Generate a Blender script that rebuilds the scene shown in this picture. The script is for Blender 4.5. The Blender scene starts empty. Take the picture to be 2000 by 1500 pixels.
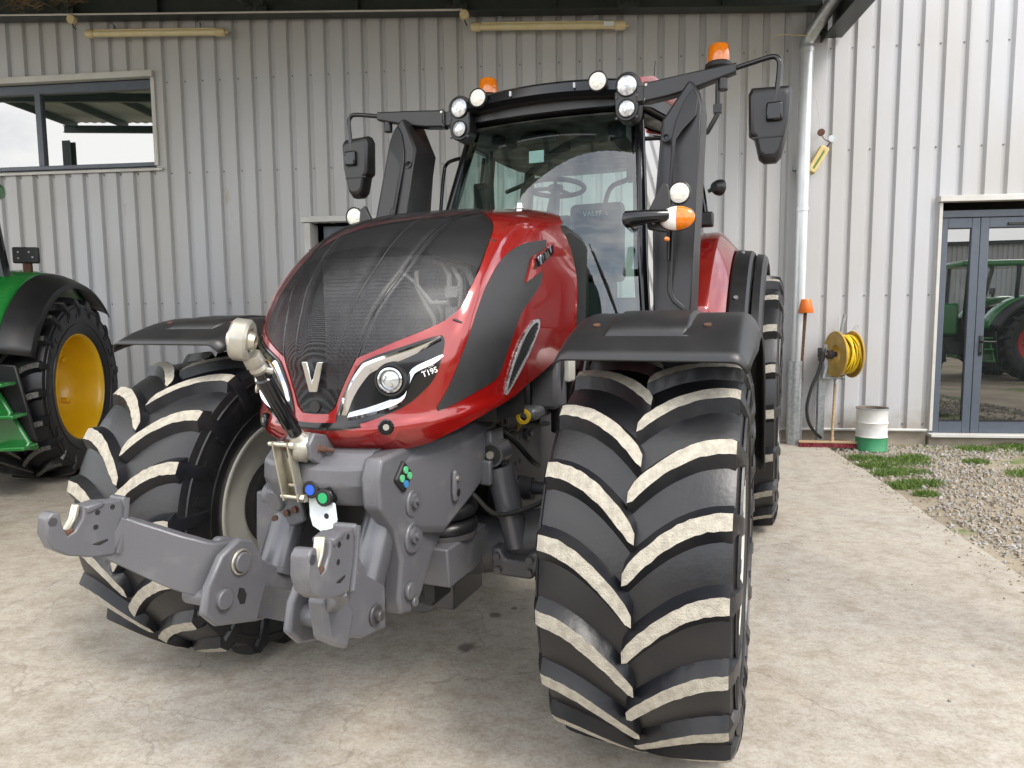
import bpy, bmesh, math, random
import numpy as np
from mathutils import Vector, Matrix
R = math.radians
random.seed(7)
scene = bpy.context.scene
COL = scene.collection

# ------------------------------------------------------------------ camera, sky, sun, exposure
cam_d = bpy.data.cameras.new("camera")
cam = bpy.data.objects.new("camera", cam_d)
COL.objects.link(cam)
scene.camera = cam
cam_d.sensor_width = 36.0
cam_d.lens = 24.3
cam_d.clip_start = 0.05
cam_d.clip_end = 2000
PITCH, ROLL = R(5.4), R(0.474)
fw = Vector((0, math.cos(PITCH), -math.sin(PITCH)))
rt0 = Vector((1, 0, 0)); up0 = rt0.cross(fw)
rt = rt0 * math.cos(ROLL) - up0 * math.sin(ROLL)
up = rt0 * math.sin(ROLL) + up0 * math.cos(ROLL)
cam.matrix_world = Matrix(((rt.x, up.x, -fw.x, 0.0), (rt.y, up.y, -fw.y, 0.0), (rt.z, up.z, -fw.z, 1.6), (0, 0, 0, 1)))

SUN_EL, SUN_AZ = R(50), R(140)          # azimuth measured clockwise from +Y; veiled sun behind the camera, to the right
world = bpy.data.worlds.new("World"); scene.world = world
world.use_nodes = True
wn, wl = world.node_tree.nodes, world.node_tree.links
bg = wn["Background"]
sky = wn.new("ShaderNodeTexSky"); sky.sky_type = 'NISHITA'; sky.sun_disc = False
sky.sun_elevation = SUN_EL; sky.sun_rotation = SUN_AZ
sky.air_density = 1.0; sky.dust_density = 1.5
geo = wn.new("ShaderNodeTexCoord"); mp = wn.new("ShaderNodeMapping")
mp.inputs["Scale"].default_value = (1.0, 1.0, 2.4)
nz = wn.new("ShaderNodeTexNoise"); nz.inputs["Scale"].default_value = 2.3; nz.inputs["Detail"].default_value = 8
nz.inputs["Roughness"].default_value = 0.58
rp = wn.new("ShaderNodeValToRGB")
rp.color_ramp.elements[0].position = 0.36; rp.color_ramp.elements[1].position = 0.60
rp.color_ramp.elements[0].color = (0.25, 0.25, 0.25, 1); rp.color_ramp.elements[1].color = (0.97, 0.97, 0.97, 1)
mx = wn.new("ShaderNodeMix"); mx.data_type = 'RGBA'
mx.inputs["B"].default_value = (10.5, 10.4, 10.3, 1)
wl.new(geo.outputs["Generated"], mp.inputs["Vector"]); wl.new(mp.outputs["Vector"], nz.inputs["Vector"])
wl.new(nz.outputs["Fac"], rp.inputs["Fac"]); wl.new(rp.outputs["Color"], mx.inputs["Factor"])
wl.new(sky.outputs["Color"], mx.inputs["A"]); wl.new(mx.outputs["Result"], bg.inputs["Color"])
bg.inputs["Strength"].default_value = 0.13

sun_d = bpy.data.lights.new("sun", 'SUN'); sun_d.energy = 1.2; sun_d.angle = R(20); sun_d.color = (1.0, 0.95, 0.88)
sun = bpy.data.objects.new("sun", sun_d); COL.objects.link(sun)
sdir = Vector((math.sin(SUN_AZ) * math.cos(SUN_EL), math.cos(SUN_AZ) * math.cos(SUN_EL), math.sin(SUN_EL)))
sun.rotation_euler = sdir.to_track_quat('Z', 'Y').to_euler()
sun.location = sdir * 30

scene.view_settings.view_transform = 'Standard'
scene.view_settings.look = 'None'
scene.view_settings.gamma = 1.0
scene.view_settings.exposure = 1.32

# ------------------------------------------------------------------ materials
MATS = {}
def mat(name, col, rough=0.5, metal=0.0, col2=None, scale=6.0, bump=0.0, bscale=60.0, coat=0.0, rvar=0.08,
        spec=0.5, spots=None, detail=6.0, ramp=(0.35, 0.65), stretch=None, sheen=0.0):
    m = bpy.data.materials.new(name); m.use_nodes = True
    n, l = m.node_tree.nodes, m.node_tree.links
    b = n["Principled BSDF"]
    b.inputs["Metallic"].default_value = metal
    b.inputs["Specular IOR Level"].default_value = spec
    b.inputs["Coat Weight"].default_value = coat
    b.inputs["Coat Roughness"].default_value = 0.04
    b.inputs["Sheen Weight"].default_value = sheen
    tc = n.new("ShaderNodeTexCoord"); vec = tc.outputs["Object"]
    if stretch:
        q = n.new("ShaderNodeMapping"); q.inputs["Scale"].default_value = stretch
        l.new(vec, q.inputs["Vector"]); vec = q.outputs["Vector"]
    t = n.new("ShaderNodeTexNoise"); t.inputs["Scale"].default_value = scale; t.inputs["Detail"].default_value = detail
    l.new(vec, t.inputs["Vector"])
    r = n.new("ShaderNodeValToRGB")
    r.color_ramp.elements[0].position, r.color_ramp.elements[1].position = ramp
    c2 = col2 if col2 else tuple(c * 0.82 for c in col)
    r.color_ramp.elements[0].color = (*col, 1); r.color_ramp.elements[1].color = (*c2, 1)
    l.new(t.outputs["Fac"], r.inputs["Fac"])
    out = r.outputs["Color"]
    if spots:                                   # (colour, scale, threshold): rust, stains, tinted streaks
        t2 = n.new("ShaderNodeTexNoise"); t2.inputs["Scale"].default_value = spots[1]; t2.inputs["Detail"].default_value = 8
        t2.inputs["Roughness"].default_value = 0.65
        l.new(vec, t2.inputs["Vector"])
        r2 = n.new("ShaderNodeValToRGB"); r2.color_ramp.elements[0].position = spots[2]; r2.color_ramp.elements[1].position = spots[2] + 0.06
        l.new(t2.outputs["Fac"], r2.inputs["Fac"])
        mm = n.new("ShaderNodeMix"); mm.data_type = 'RGBA'; mm.inputs["B"].default_value = (*spots[0], 1)
        l.new(r2.outputs["Color"], mm.inputs["Factor"]); l.new(out, mm.inputs["A"]); out = mm.outputs["Result"]
    l.new(out, b.inputs["Base Color"])
    mr = n.new("ShaderNodeMapRange"); mr.inputs["To Min"].default_value = max(0.02, rough - rvar); mr.inputs["To Max"].default_value = min(1, rough + rvar)
    l.new(t.outputs["Fac"], mr.inputs["Value"]); l.new(mr.outputs["Result"], b.inputs["Roughness"])
    if bump:
        t3 = n.new("ShaderNodeTexNoise"); t3.inputs["Scale"].default_value = bscale; t3.inputs["Detail"].default_value = 4
        l.new(vec, t3.inputs["Vector"])
        bp = n.new("ShaderNodeBump"); bp.inputs["Strength"].default_value = bump; bp.inputs["Distance"].default_value = 0.01
        l.new(t3.outputs["Fac"], bp.inputs["Height"]); l.new(bp.outputs["Normal"], b.inputs["Normal"])
    MATS[name] = m
    return m

def glass_mat(name, tint, rough=0.0, ior=1.5, body=0.0, bodycol=(0.02, 0.03, 0.03)):
    """thin sheet of tinted glass: transmits with a tint, mirrors by Fresnel"""
    m = bpy.data.materials.new(name); m.use_nodes = True
    n, l = m.node_tree.nodes, m.node_tree.links
    n.remove(n["Principled BSDF"])
    tr = n.new("ShaderNodeBsdfTransparent"); tr.inputs["Color"].default_value = (*tint, 1)
    gl = n.new("ShaderNodeBsdfGlossy"); gl.inputs["Roughness"].default_value = rough
    fr = n.new("ShaderNodeFresnel"); fr.inputs["IOR"].default_value = ior
    mxs = n.new("ShaderNodeMixShader")
    src = tr.outputs[0]
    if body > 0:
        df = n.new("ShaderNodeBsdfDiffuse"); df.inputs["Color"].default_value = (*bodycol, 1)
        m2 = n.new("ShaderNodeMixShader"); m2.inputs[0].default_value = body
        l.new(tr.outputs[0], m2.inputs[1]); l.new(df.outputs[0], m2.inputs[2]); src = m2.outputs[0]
    l.new(fr.outputs[0], mxs.inputs[0]); l.new(src, mxs.inputs[1]); l.new(gl.outputs[0], mxs.inputs[2])
    l.new(mxs.outputs[0], n["Material Output"].inputs["Surface"])
    MATS[name] = m
    return m

# ------------------------------------------------------------------ mesh helpers
class MB:
    """collects shapes, then links them as ONE mesh object"""
    def __init__(s): s.v = []; s.f = []; s.m = []
    def add(s, verts, faces, mi=0):
        o = len(s.v); s.v += [tuple(map(float, q)) for q in verts]
        for f in faces: s.f.append(tuple(i + o for i in f)); s.m.append(mi)
        return s
    def box(s, c, d, rot=None, mi=0):
        cx, cy, cz = c; a, b, e = d[0] / 2, d[1] / 2, d[2] / 2
        vs = [Vector((x * a, y * b, z * e)) for x in (-1, 1) for y in (-1, 1) for z in (-1, 1)]
        if rot is not None: vs = [rot @ q for q in vs]
        vs = [(q.x + cx, q.y + cy, q.z + cz) for q in vs]
        return s.add(vs, [(0, 1, 3, 2), (4, 6, 7, 5), (0, 4, 5, 1), (2, 3, 7, 6), (0, 2, 6, 4), (1, 5, 7, 3)], mi)
    def prism(s, poly, axis, a, b, mi=0):
        """polygon (two other axes in xyz order) pushed from a to b along axis"""
        n = len(poly); vs = []
        for t in (a, b):
            for p, q in poly:
                vs.append({'x': (t, p, q), 'y': (p, t, q), 'z': (p, q, t)}[axis])
        ar = sum(poly[i][0] * poly[(i + 1) % n][1] - poly[(i + 1) % n][0] * poly[i][1] for i in range(n))
        flip = (ar > 0) ^ (b > a) ^ (axis == 'y')
        fs = [tuple(range(n)), tuple(reversed(range(n, 2 * n)))] + [(i, i + n, (i + 1) % n + n, (i + 1) % n) for i in range(n)]
        if not flip: fs = [tuple(reversed(f)) for f in fs]
        fs = [tuple(reversed(f)) for f in fs]
        return s.add(vs, fs, mi)
    def tube(s, pts, r, n=10, caps=True, mi=0, flat=None):
        pts = [Vector(p) for p in pts]; k = len(pts)
        rs = r if isinstance(r, (list, tuple)) else [r] * k
        t0 = (pts[1] - pts[0]).normalized()
        ref = Vector((0, 0, 1)) if abs(t0.z) < 0.9 else Vector((1, 0, 0))
        nrm = (ref - t0 * ref.dot(t0)).normalized(); vs = []
        for i, p in enumerate(pts):
            if i == 0: t = t0
            elif i == k - 1: t = (pts[-1] - pts[-2]).normalized()
            else:
                t = (pts[i + 1] - pts[i]).normalized() + (pts[i] - pts[i - 1]).normalized()
                t = t.normalized() if t.length > 1e-6 else (pts[i + 1] - pts[i]).normalized()
            nrm = (nrm - t * nrm.dot(t)).normalized(); bn = t.cross(nrm)
            for j in range(n):
                a = 2 * math.pi * (j + 0.5) / n
                vs.append(p + nrm * (rs[i] * math.cos(a)) + bn * (rs[i] * math.sin(a) * (flat or 1)))
        fs = [(i * n + j, i * n + (j + 1) % n, (i + 1) * n + (j + 1) % n, (i + 1) * n + j) for i in range(k - 1) for j in range(n)]
        if caps: fs += [tuple(reversed(range(n))), tuple(range((k - 1) * n, k * n))]
        return s.add([tuple(q) for q in vs], fs, mi)
    def cyl(s, a, b, r, n=20, mi=0, r2=None):
        return s.tube([a, b], [r, r if r2 is None else r2], n, True, mi)
    def lathe(s, prof, c=(0, 0, 0), axis='z', n=32, mi=0, a0=0.0, a1=None, closed=False):
        """profile of (radius, height along axis)"""
        full = a1 is None; k = len(prof); m = n if full else n + 1
        vs = []
        for i in range(m):
            a = a0 + (2 * math.pi if full else (a1 - a0)) * i / n
            for r, h in prof:
                x, y = r * math.cos(a), r * math.sin(a)
                q = {'z': (x, y, h), 'y': (x, h, y), 'x': (h, x, y)}[axis]
                vs.append((q[0] + c[0], q[1] + c[1], q[2] + c[2]))
        fs = []; kk = k if closed else k - 1
        for i in range(n):
            i2 = (i + 1) % m
            for j in range(kk):
                j2 = (j + 1) % k
                f = (i * k + j, i2 * k + j, i2 * k + j2, i * k + j2)
                fs.append(f if axis != 'y' else tuple(reversed(f)))
        return s.add(vs, fs, mi)
    def loft(s, rows, mi=0, closed=False, flip=False):
        k = len(rows[0]); vs = [p for r in rows for p in r]; fs = []
        kk = k if closed else k - 1
        for i in range(len(rows) - 1):
            for j in range(kk):
                j2 = (j + 1) % k
                f = (i * k + j, i * k + j2, (i + 1) * k + j2, (i + 1) * k + j)
                fs.append(tuple(reversed(f)) if flip else f)
        return s.add(vs, fs, mi)
    def mirror_y(s):
        o = len(s.v); nf = len(s.f)
        s.v += [(x, -y, z) for x, y, z in s.v]
        for i in range(nf): s.f.append(tuple(reversed([j + o for j in s.f[i]]))); s.m.append(s.m[i])
        return s
    def xform(s, M):
        s.v = [tuple(M @ Vector(q)) for q in s.v]; return s
    def mesh(s, name, mats, ang=35):
        me = bpy.data.meshes.new(name); me.from_pydata(s.v, [], s.f)
        for mm in (mats if isinstance(mats, (list, tuple)) else [mats]):
            me.materials.append(MATS[mm] if isinstance(mm, str) else mm)
        me.polygons.foreach_set("material_index", s.m)
        me.polygons.foreach_set("use_smooth", [ang > 0] * len(s.f))
        me.update()
        if ang > 0: me.set_sharp_from_angle(angle=R(ang))
        return me
    def build(s, name, mats, parent=None, ang=35, bevel=0, seg=2, solid=0, subsurf=0, fix=True):
        me = s.mesh(name, mats, ang)
        if fix:
            bm = bmesh.new(); bm.from_mesh(me)
            bmesh.ops.recalc_face_normals(bm, faces=bm.faces); bm.to_mesh(me); bm.free()
        ob = bpy.data.objects.new(name, me); COL.objects.link(ob)
        if parent is not None: ob.parent = parent
        if solid:
            q = ob.modifiers.new("solid", 'SOLIDIFY'); q.thickness = solid; q.offset = -1
        if bevel:
            q = ob.modifiers.new("bevel", 'BEVEL'); q.width = bevel; q.segments = seg; q.limit_method = 'ANGLE'; q.angle_limit = R(32)
            q.harden_normals = False
        if subsurf:
            q = ob.modifiers.new("sub", 'SUBSURF'); q.levels = subsurf; q.render_levels = subsurf
        return ob

def each(name, material, parent, items, **kw):
    """one object per item; an item draws itself into a fresh MB"""
    for fn in items:
        q = MB(); fn(q); q.build(name, material, parent, **kw)

def tag(o, label, cat, group=None, kind=None):
    o["label"] = label
    if cat: o["category"] = cat
    if group: o["group"] = group
    if kind: o["kind"] = kind
    return o
def thing(name, label, cat, loc=(0, 0, 0), rz=0.0, group=None):
    o = bpy.data.objects.new(name, None); COL.objects.link(o); o.empty_display_size = 0.2
    o.location = loc; o.rotation_euler = (0, 0, rz)
    return tag(o, label, cat, group)
def structure(o):
    o["kind"] = "structure"; return o
def copy_tree(o, parent=None):
    c = o.copy(); COL.objects.link(c); c.parent = parent
    for ch in list(o.children): copy_tree(ch, c)
    return c
def spline(pts, n):
    """Catmull-Rom through points"""
    p = [Vector(q) for q in pts]; p = [p[0] * 2 - p[1]] + p + [p[-1] * 2 - p[-2]]
    out = []
    for i in range(1, len(p) - 2):
        for k in range(n):
            t = k / n; a, b, c, d = p[i - 1:i + 3]
            out.append(0.5 * ((2 * b) + (c - a) * t + (2 * a - 5 * b + 4 * c - d) * t * t + (3 * b - a - 3 * c + d) * t ** 3))
    out.append(p[-2]); return out
def text_mb(body, size, depth, mb=None, M=None, mi=0, bold=0.0, align='CENTER', squeeze=1.0):
    cu = bpy.data.curves.new("lettering", 'FONT'); cu.body = body; cu.size = size; cu.extrude = depth / 2; cu.offset = bold
    cu.align_x = align; cu.align_y = 'CENTER'; cu.resolution_u = 3
    ob = bpy.data.objects.new("lettering", cu); COL.objects.link(ob)
    dg = bpy.context.evaluated_depsgraph_get(); ev = ob.evaluated_get(dg); me = ev.to_mesh()
    mb = mb or MB(); M = M or Matrix.Identity(4)
    mb.add([tuple(M @ Vector((q.co.x * squeeze, q.co.y, q.co.z))) for q in me.vertices], [tuple(p.vertices) for p in me.polygons], mi)
    ev.to_mesh_clear(); bpy.data.objects.remove(ob); bpy.data.curves.remove(cu)
    return mb
def frame(o, x, y):
    """matrix with local x, y axes along given directions at point o"""
    x = Vector(x).normalized(); y = Vector(y); y = (y - x * y.dot(x)).normalized(); z = x.cross(y)
    return Matrix(((x.x, y.x, z.x, o[0]), (x.y, y.y, z.y, o[1]), (x.z, y.z, z.z, o[2]), (0, 0, 0, 1)))

# colours: base reflectances
mat("cladding", (0.43, 0.435, 0.455), 0.40, 0.0, (0.395, 0.385, 0.37), 1.1, 0.06, 5, spots=((0.35, 0.315, 0.26), 3.2, 0.64), stretch=(1, 1, 0.35))  # brown streaks, spread at random, put warm light bounced under the canopy into the colour
mat("trim_white", (0.52, 0.51, 0.485), 0.45, col2=(0.45, 0.435, 0.40), scale=4)
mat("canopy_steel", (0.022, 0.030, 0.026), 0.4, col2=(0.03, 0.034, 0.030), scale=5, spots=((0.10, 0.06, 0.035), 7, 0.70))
mat("roof_sheet", (0.36, 0.38, 0.31), 0.55, col2=(0.29, 0.31, 0.25), scale=2)
mat("concrete", (0.36, 0.325, 0.275), 0.8, col2=(0.27, 0.235, 0.19), scale=0.9, bump=0.25, bscale=140, detail=10, ramp=(0.3, 0.72))
mat("gravel_dirt", (0.30, 0.245, 0.18), 0.95, col2=(0.22, 0.175, 0.12), scale=3, bump=0.6, bscale=60)
mat("stone", (0.40, 0.38, 0.35), 0.9, col2=(0.24, 0.225, 0.205), scale=14, bump=0.3, bscale=50)
mat("grass", (0.085, 0.16, 0.025), 0.7, col2=(0.14, 0.21, 0.04), scale=9)
mat("galvanised", (0.42, 0.44, 0.45), 0.38, 0.65, (0.30, 0.32, 0.33), 26, rvar=0.12)
mat("alu_pipe", (0.55, 0.56, 0.57), 0.32, 0.55, (0.50, 0.51, 0.52), 5)
mat("anthracite", (0.075, 0.090, 0.115), 0.38, col2=(0.065, 0.078, 0.10), scale=12)
mat("rubber", (0.008, 0.0085, 0.011), 0.33, col2=(0.017, 0.016, 0.016), scale=7, ramp=(0.45, 0.75), spots=((0.06, 0.055, 0.048), 26, 0.70), bump=0.12, bscale=35, rvar=0.12, spec=0.34)
mat("rubber_side", (0.008, 0.008, 0.010), 0.36, col2=(0.012, 0.0115, 0.012), scale=7, bump=0.1, bscale=50, rvar=0.12)
mat("lug_worn", (0.40, 0.37, 0.305), 0.92, col2=(0.29, 0.265, 0.22), scale=40, bump=0.5, bscale=170, spots=((0.08, 0.074, 0.066), 55, 0.665), detail=8)
mat("rim_grey", (0.50, 0.495, 0.445), 0.34, col2=(0.44, 0.43, 0.38), scale=5, spots=((0.22, 0.19, 0.15), 16, 0.68))
mat("black_plastic", (0.011, 0.011, 0.0125), 0.40, col2=(0.015, 0.0145, 0.015), scale=8, bump=0.06, bscale=260)
mat("black_gloss", (0.006, 0.006, 0.0075), 0.14, col2=(0.008, 0.008, 0.009), scale=5, rvar=0.04)
mat("black_matte", (0.009, 0.009, 0.0095), 0.55, col2=(0.014, 0.0135, 0.013), scale=12)
mat("cast_grey", (0.098, 0.098, 0.106), 0.33, col2=(0.145, 0.143, 0.146), ramp=(0.56, 0.80), scale=10, bump=0.10, bscale=210, spots=((0.15, 0.055, 0.026), 15, 0.705))
mat("cast_dark", (0.040, 0.040, 0.046), 0.40, col2=(0.055, 0.052, 0.050), scale=9, bump=0.1, bscale=70)
mat("zinc", (0.56, 0.53, 0.44), 0.34, 0.8, (0.44, 0.41, 0.33), 12, rvar=0.1)
mat("zinc_white", (0.46, 0.44, 0.39), 0.36, 0.65, (0.33, 0.31, 0.26), 14, rvar=0.1)
mat("rust", (0.105, 0.042, 0.022), 0.85, col2=(0.06, 0.03, 0.02), scale=25, bump=0.3)
mat("cylinder_grey", (0.11, 0.11, 0.12), 0.26, 0.35, (0.095, 0.095, 0.102), 6, rvar=0.05)
mat("chrome", (0.62, 0.62, 0.63), 0.07, 1.0, (0.55, 0.55, 0.57), 8, rvar=0.03)

def splash_dirt(m):
    """earth splashed on the foot of the wall: a ragged brown band with its own outline"""
    n, l = m.node_tree.nodes, m.node_tree.links; b = n["Principled BSDF"]
    src = b.inputs["Base Color"].links[0].from_socket
    tc = n.new("ShaderNodeTexCoord"); sp = n.new("ShaderNodeSeparateXYZ"); l.new(tc.outputs["Object"], sp.inputs[0])
    t = n.new("ShaderNodeTexNoise"); t.inputs["Scale"].default_value = 7; t.inputs["Detail"].default_value = 8; l.new(tc.outputs["Object"], t.inputs["Vector"])
    a = n.new("ShaderNodeMath"); a.operation = 'MULTIPLY_ADD'; a.inputs[1].default_value = 0.9; l.new(t.outputs["Fac"], a.inputs[0]); l.new(sp.outputs["Z"], a.inputs[2])
    r = n.new("ShaderNodeMapRange"); r.inputs["From Min"].default_value = 0.55; r.inputs["From Max"].default_value = 0.95
    r.inputs["To Min"].default_value = 0.62; r.inputs["To Max"].default_value = 0.0; l.new(a.outputs[0], r.inputs["Value"])
    x = n.new("ShaderNodeMix"); x.data_type = 'RGBA'; x.inputs["B"].default_value = (0.26, 0.215, 0.16, 1)
    l.new(r.outputs["Result"], x.inputs["Factor"]); l.new(src, x.inputs["A"]); l.new(x.outputs["Result"], b.inputs["Base Color"])
splash_dirt(MATS["cladding"])
# ------------------------------------------------------------------ concrete material with its own stains
def concrete_mat():
    m = bpy.data.materials.new("slab_concrete"); m.use_nodes = True
    n, l = m.node_tree.nodes, m.node_tree.links; b = n["Principled BSDF"]
    tc = n.new("ShaderNodeTexCoord")
    def noise(sc, det, rough=0.55, stretch=None):
        t = n.new("ShaderNodeTexNoise"); t.inputs["Scale"].default_value = sc; t.inputs["Detail"].default_value = det; t.inputs["Roughness"].default_value = rough
        if stretch:
            q = n.new("ShaderNodeMapping"); q.inputs["Scale"].default_value = stretch[:3]; q.inputs["Rotation"].default_value = (0, 0, stretch[3])
            l.new(tc.outputs["Object"], q.inputs["Vector"]); l.new(q.outputs["Vector"], t.inputs["Vector"])
        else: l.new(tc.outputs["Object"], t.inputs["Vector"])
        return t.outputs["Fac"]
    def ramp(src, stops):
        r = n.new("ShaderNodeValToRGB"); e = r.color_ramp.elements
        e[0].position, e[0].color = stops[0][0], (*stops[0][1], 1); e[1].position, e[1].color = stops[-1][0], (*stops[-1][1], 1)
        for p, c in stops[1:-1]:
            q = e.new(p); q.color = (*c, 1)
        l.new(src, r.inputs["Fac"]); return r.outputs["Color"]
    def mix(f, a, bb, mode='MIX'):
        x = n.new("ShaderNodeMix"); x.data_type = 'RGBA'; x.blend_type = mode
        if isinstance(f, float): x.inputs["Factor"].default_value = f
        else: l.new(f, x.inputs["Factor"])
        for s, v in (("A", a), ("B", bb)):
            if isinstance(v, tuple): x.inputs[s].default_value = (*v, 1)
            else: l.new(v, x.inputs[s])
        return x.outputs["Result"]
    big = ramp(noise(0.9, 9, 0.6), [(0.30, (0.375, 0.34, 0.29)), (0.5, (0.42, 0.385, 0.33)), (0.70, (0.40, 0.375, 0.335))])
    mid = ramp(noise(4.5, 10, 0.72), [(0.34, (0.78, 0.75, 0.71)), (0.55, (1, 1, 1)), (0.7, (1.0, 0.97, 0.92))])
    c = mix(1.0, big, mid, 'MULTIPLY')
    swirl = ramp(noise(13.0, 10, 0.75, (0.8, 1.3, 1, 0.9)), [(0.40, (0.76, 0.73, 0.69)), (0.53, (1, 1, 1))])
    c = mix(0.75, c, swirl, 'MULTIPLY')
    vor = n.new('ShaderNodeTexVoronoi'); vor.feature = 'DISTANCE_TO_EDGE'; vor.inputs['Scale'].default_value = 0.55
    wv = n.new('ShaderNodeVectorMath'); wv.operation = 'ADD'; l.new(tc.outputs['Object'], wv.inputs[0])
    wn_ = n.new('ShaderNodeTexNoise'); wn_.inputs['Scale'].default_value = 3.0; wn_.inputs['Detail'].default_value = 8; l.new(tc.outputs['Object'], wn_.inputs['Vector'])
    ws_ = n.new('ShaderNodeVectorMath'); ws_.operation = 'SCALE'; ws_.inputs['Scale'].default_value = 0.5; l.new(wn_.outputs['Color'], ws_.inputs[0]); l.new(ws_.outputs[0], wv.inputs[1]); l.new(wv.outputs[0], vor.inputs['Vector'])
    crk = ramp(vor.outputs['Distance'], [(0.0, (0.45, 0.45, 0.45)), (0.0022, (0, 0, 0))])
    c = mix(crk, c, (0.15, 0.13, 0.11))
    fine = ramp(noise(60, 8, 0.78), [(0.38, (0.66, 0.64, 0.61)), (0.54, (1, 1, 1))])
    c = mix(0.75, c, fine, 'MULTIPLY')
    speck = ramp(noise(110, 3, 0.6), [(0.70, (0, 0, 0)), (0.76, (1, 1, 1))])
    c = mix(speck, c, (0.14, 0.12, 0.10))
    rusty = ramp(noise(0.9, 6, 0.65, (1, 1, 1, 1.3)), [(0.60, (0, 0, 0)), (0.76, (0.35, 0.35, 0.35))])
    c = mix(rusty, c, (0.24, 0.16, 0.095))
    pale = ramp(noise(7, 8, 0.7), [(0.58, (0, 0, 0)), (0.7, (0.5, 0.5, 0.5))])
    c = mix(pale, c, (0.46, 0.44, 0.40))
    # oil drips that fell under the machine
    for x, y, r0 in ((-0.23, 3.25, .045), (-0.10, 3.62, .035), (0.0, 3.70, .02), (-4.6, 5.9, .09), (-0.42, 3.9, .05), (0.25, 4.6, .12), (1.95, 5.3, .25), (-3.0, 5.6, .05)):
        vs = n.new("ShaderNodeVectorMath"); vs.operation = 'DISTANCE'; vs.inputs[1].default_value = (x, y, 0)
        l.new(tc.outputs["Object"], vs.inputs[0])
        ad = n.new("ShaderNodeMath"); ad.operation = 'MULTIPLY_ADD'; ad.inputs[1].default_value = 1.0
        ns = n.new("ShaderNodeMath"); ns.operation = 'MULTIPLY'; ns.inputs[1].default_value = r0 * 2.2
        l.new(noise(14, 4), ns.inputs[0]); l.new(vs.outputs["Value"], ad.inputs[0]); l.new(ns.outputs[0], ad.inputs[2])
        f = n.new("ShaderNodeMapRange"); f.inputs["From Min"].default_value = r0 * 1.6; f.inputs["From Max"].default_value = r0 * 2.2
        f.inputs["To Min"].default_value = 0.72 if r0 < .2 else 0.35; f.inputs["To Max"].default_value = 0.0
        l.new(ad.outputs[0], f.inputs["Value"])
        c = mix(f.outputs["Result"], c, (0.05, 0.042, 0.035) if r0 < .2 else (0.17, 0.115, 0.07))
    l.new(c, b.inputs["Base Color"])
    rr = n.new("ShaderNodeMapRange"); rr.inputs["To Min"].default_value = 0.62; rr.inputs["To Max"].default_value = 0.9
    l.new(noise(3.1, 6), rr.inputs["Value"]); l.new(rr.outputs["Result"], b.inputs["Roughness"])
    bp = n.new("ShaderNodeBump"); bp.inputs["Strength"].default_value = 0.30; bp.inputs["Distance"].default_value = 0.006
    l.new(noise(70, 8, 0.7), bp.inputs["Height"]); l.new(bp.outputs["Normal"], b.inputs["Normal"])
    MATS["slab_concrete"] = m
concrete_mat()

# ------------------------------------------------------------------ ground
mat("yard_ground", (0.30, 0.255, 0.19), 0.95, col2=(0.20, 0.165, 0.115), scale=1.4, bump=0.7, bscale=45, detail=10,
    spots=((0.10, 0.14, 0.035), 0.55, 0.55))
g = MB()
N = 60
gx = [-300, -120, -60] + [-40 + 80 * i / N for i in range(N + 1)] + [60, 120, 300]
rows = []
for y in gx:
    rows.append([(x, y, -0.035 + 0.012 * math.sin(x * 1.7) * math.sin(y * 1.3)) for x in gx])
g.loft(rows)
structure(g.build("ground", "yard_ground", ang=60))

WALL_RZ = R(-6.65); WALL_D = 9.157
def W(s, y, z):                       # wall frame -> world (s along the wall, y away from the yard)
    return Vector((s * math.cos(WALL_RZ) - y * math.sin(WALL_RZ), WALL_D + s * math.sin(WALL_RZ) + y * math.cos(WALL_RZ), z))
# slab edge beside the gravel
edge = []
rnd = random.Random(3)
for i in range(60):
    y = 8.62 - 12.6 * i / 59
    edge.append((3.88 - (8.34 - y) * 0.180 + rnd.uniform(-0.014, 0.014) + 0.018 * math.sin(y * 2.1), y))
JA, JB = (-2.93 + 0.1165 * 7.2, 11.0), (-2.93 - 0.1165 * 7.9, -4.0)      # day joint between two pours
def half(poly_):
    sl = MB(); n = len(poly_)
    sl.add([(x, y, 0.0) for x, y in poly_] + [(x, y, -0.14) for x, y in poly_], [tuple(range(n))] + [(i, (i + 1) % n, (i + 1) % n + n, i + n) for i in range(n)])
    structure(sl.build("concrete_slab", "slab_concrete", ang=30, bevel=0.006))
jb = tuple(W(-2.23, 0.10, 0))[:2]; jdx = -0.1165
yb = jb[1]; xj = lambda y: jb[0] + (y - yb) * 0.1165
half(edge + [(xj(-4.0) + .004, -4.0), (xj(yb) + .004, yb)] + [tuple(W(s, 0.10, 0))[:2] for s in (0, 3.6, 3.75)])
half([(xj(-4.0) - .004, -4.0), (-14, -4.0), (-14, 10.9)] + [tuple(W(s, 0.10, 0))[:2] for s in (-13.5, -6)] + [(xj(yb) - .004, yb)])
jm = MB(); jm.add([(xj(-4.0) - .004, -4.0, -.003), (xj(-4.0) + .004, -4.0, -.003), (xj(yb) + .004, yb, -.003), (xj(yb) - .004, yb, -.003)], [(0, 1, 2, 3)])
structure(jm.build("slab_joint", "stone", ang=0))

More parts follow.
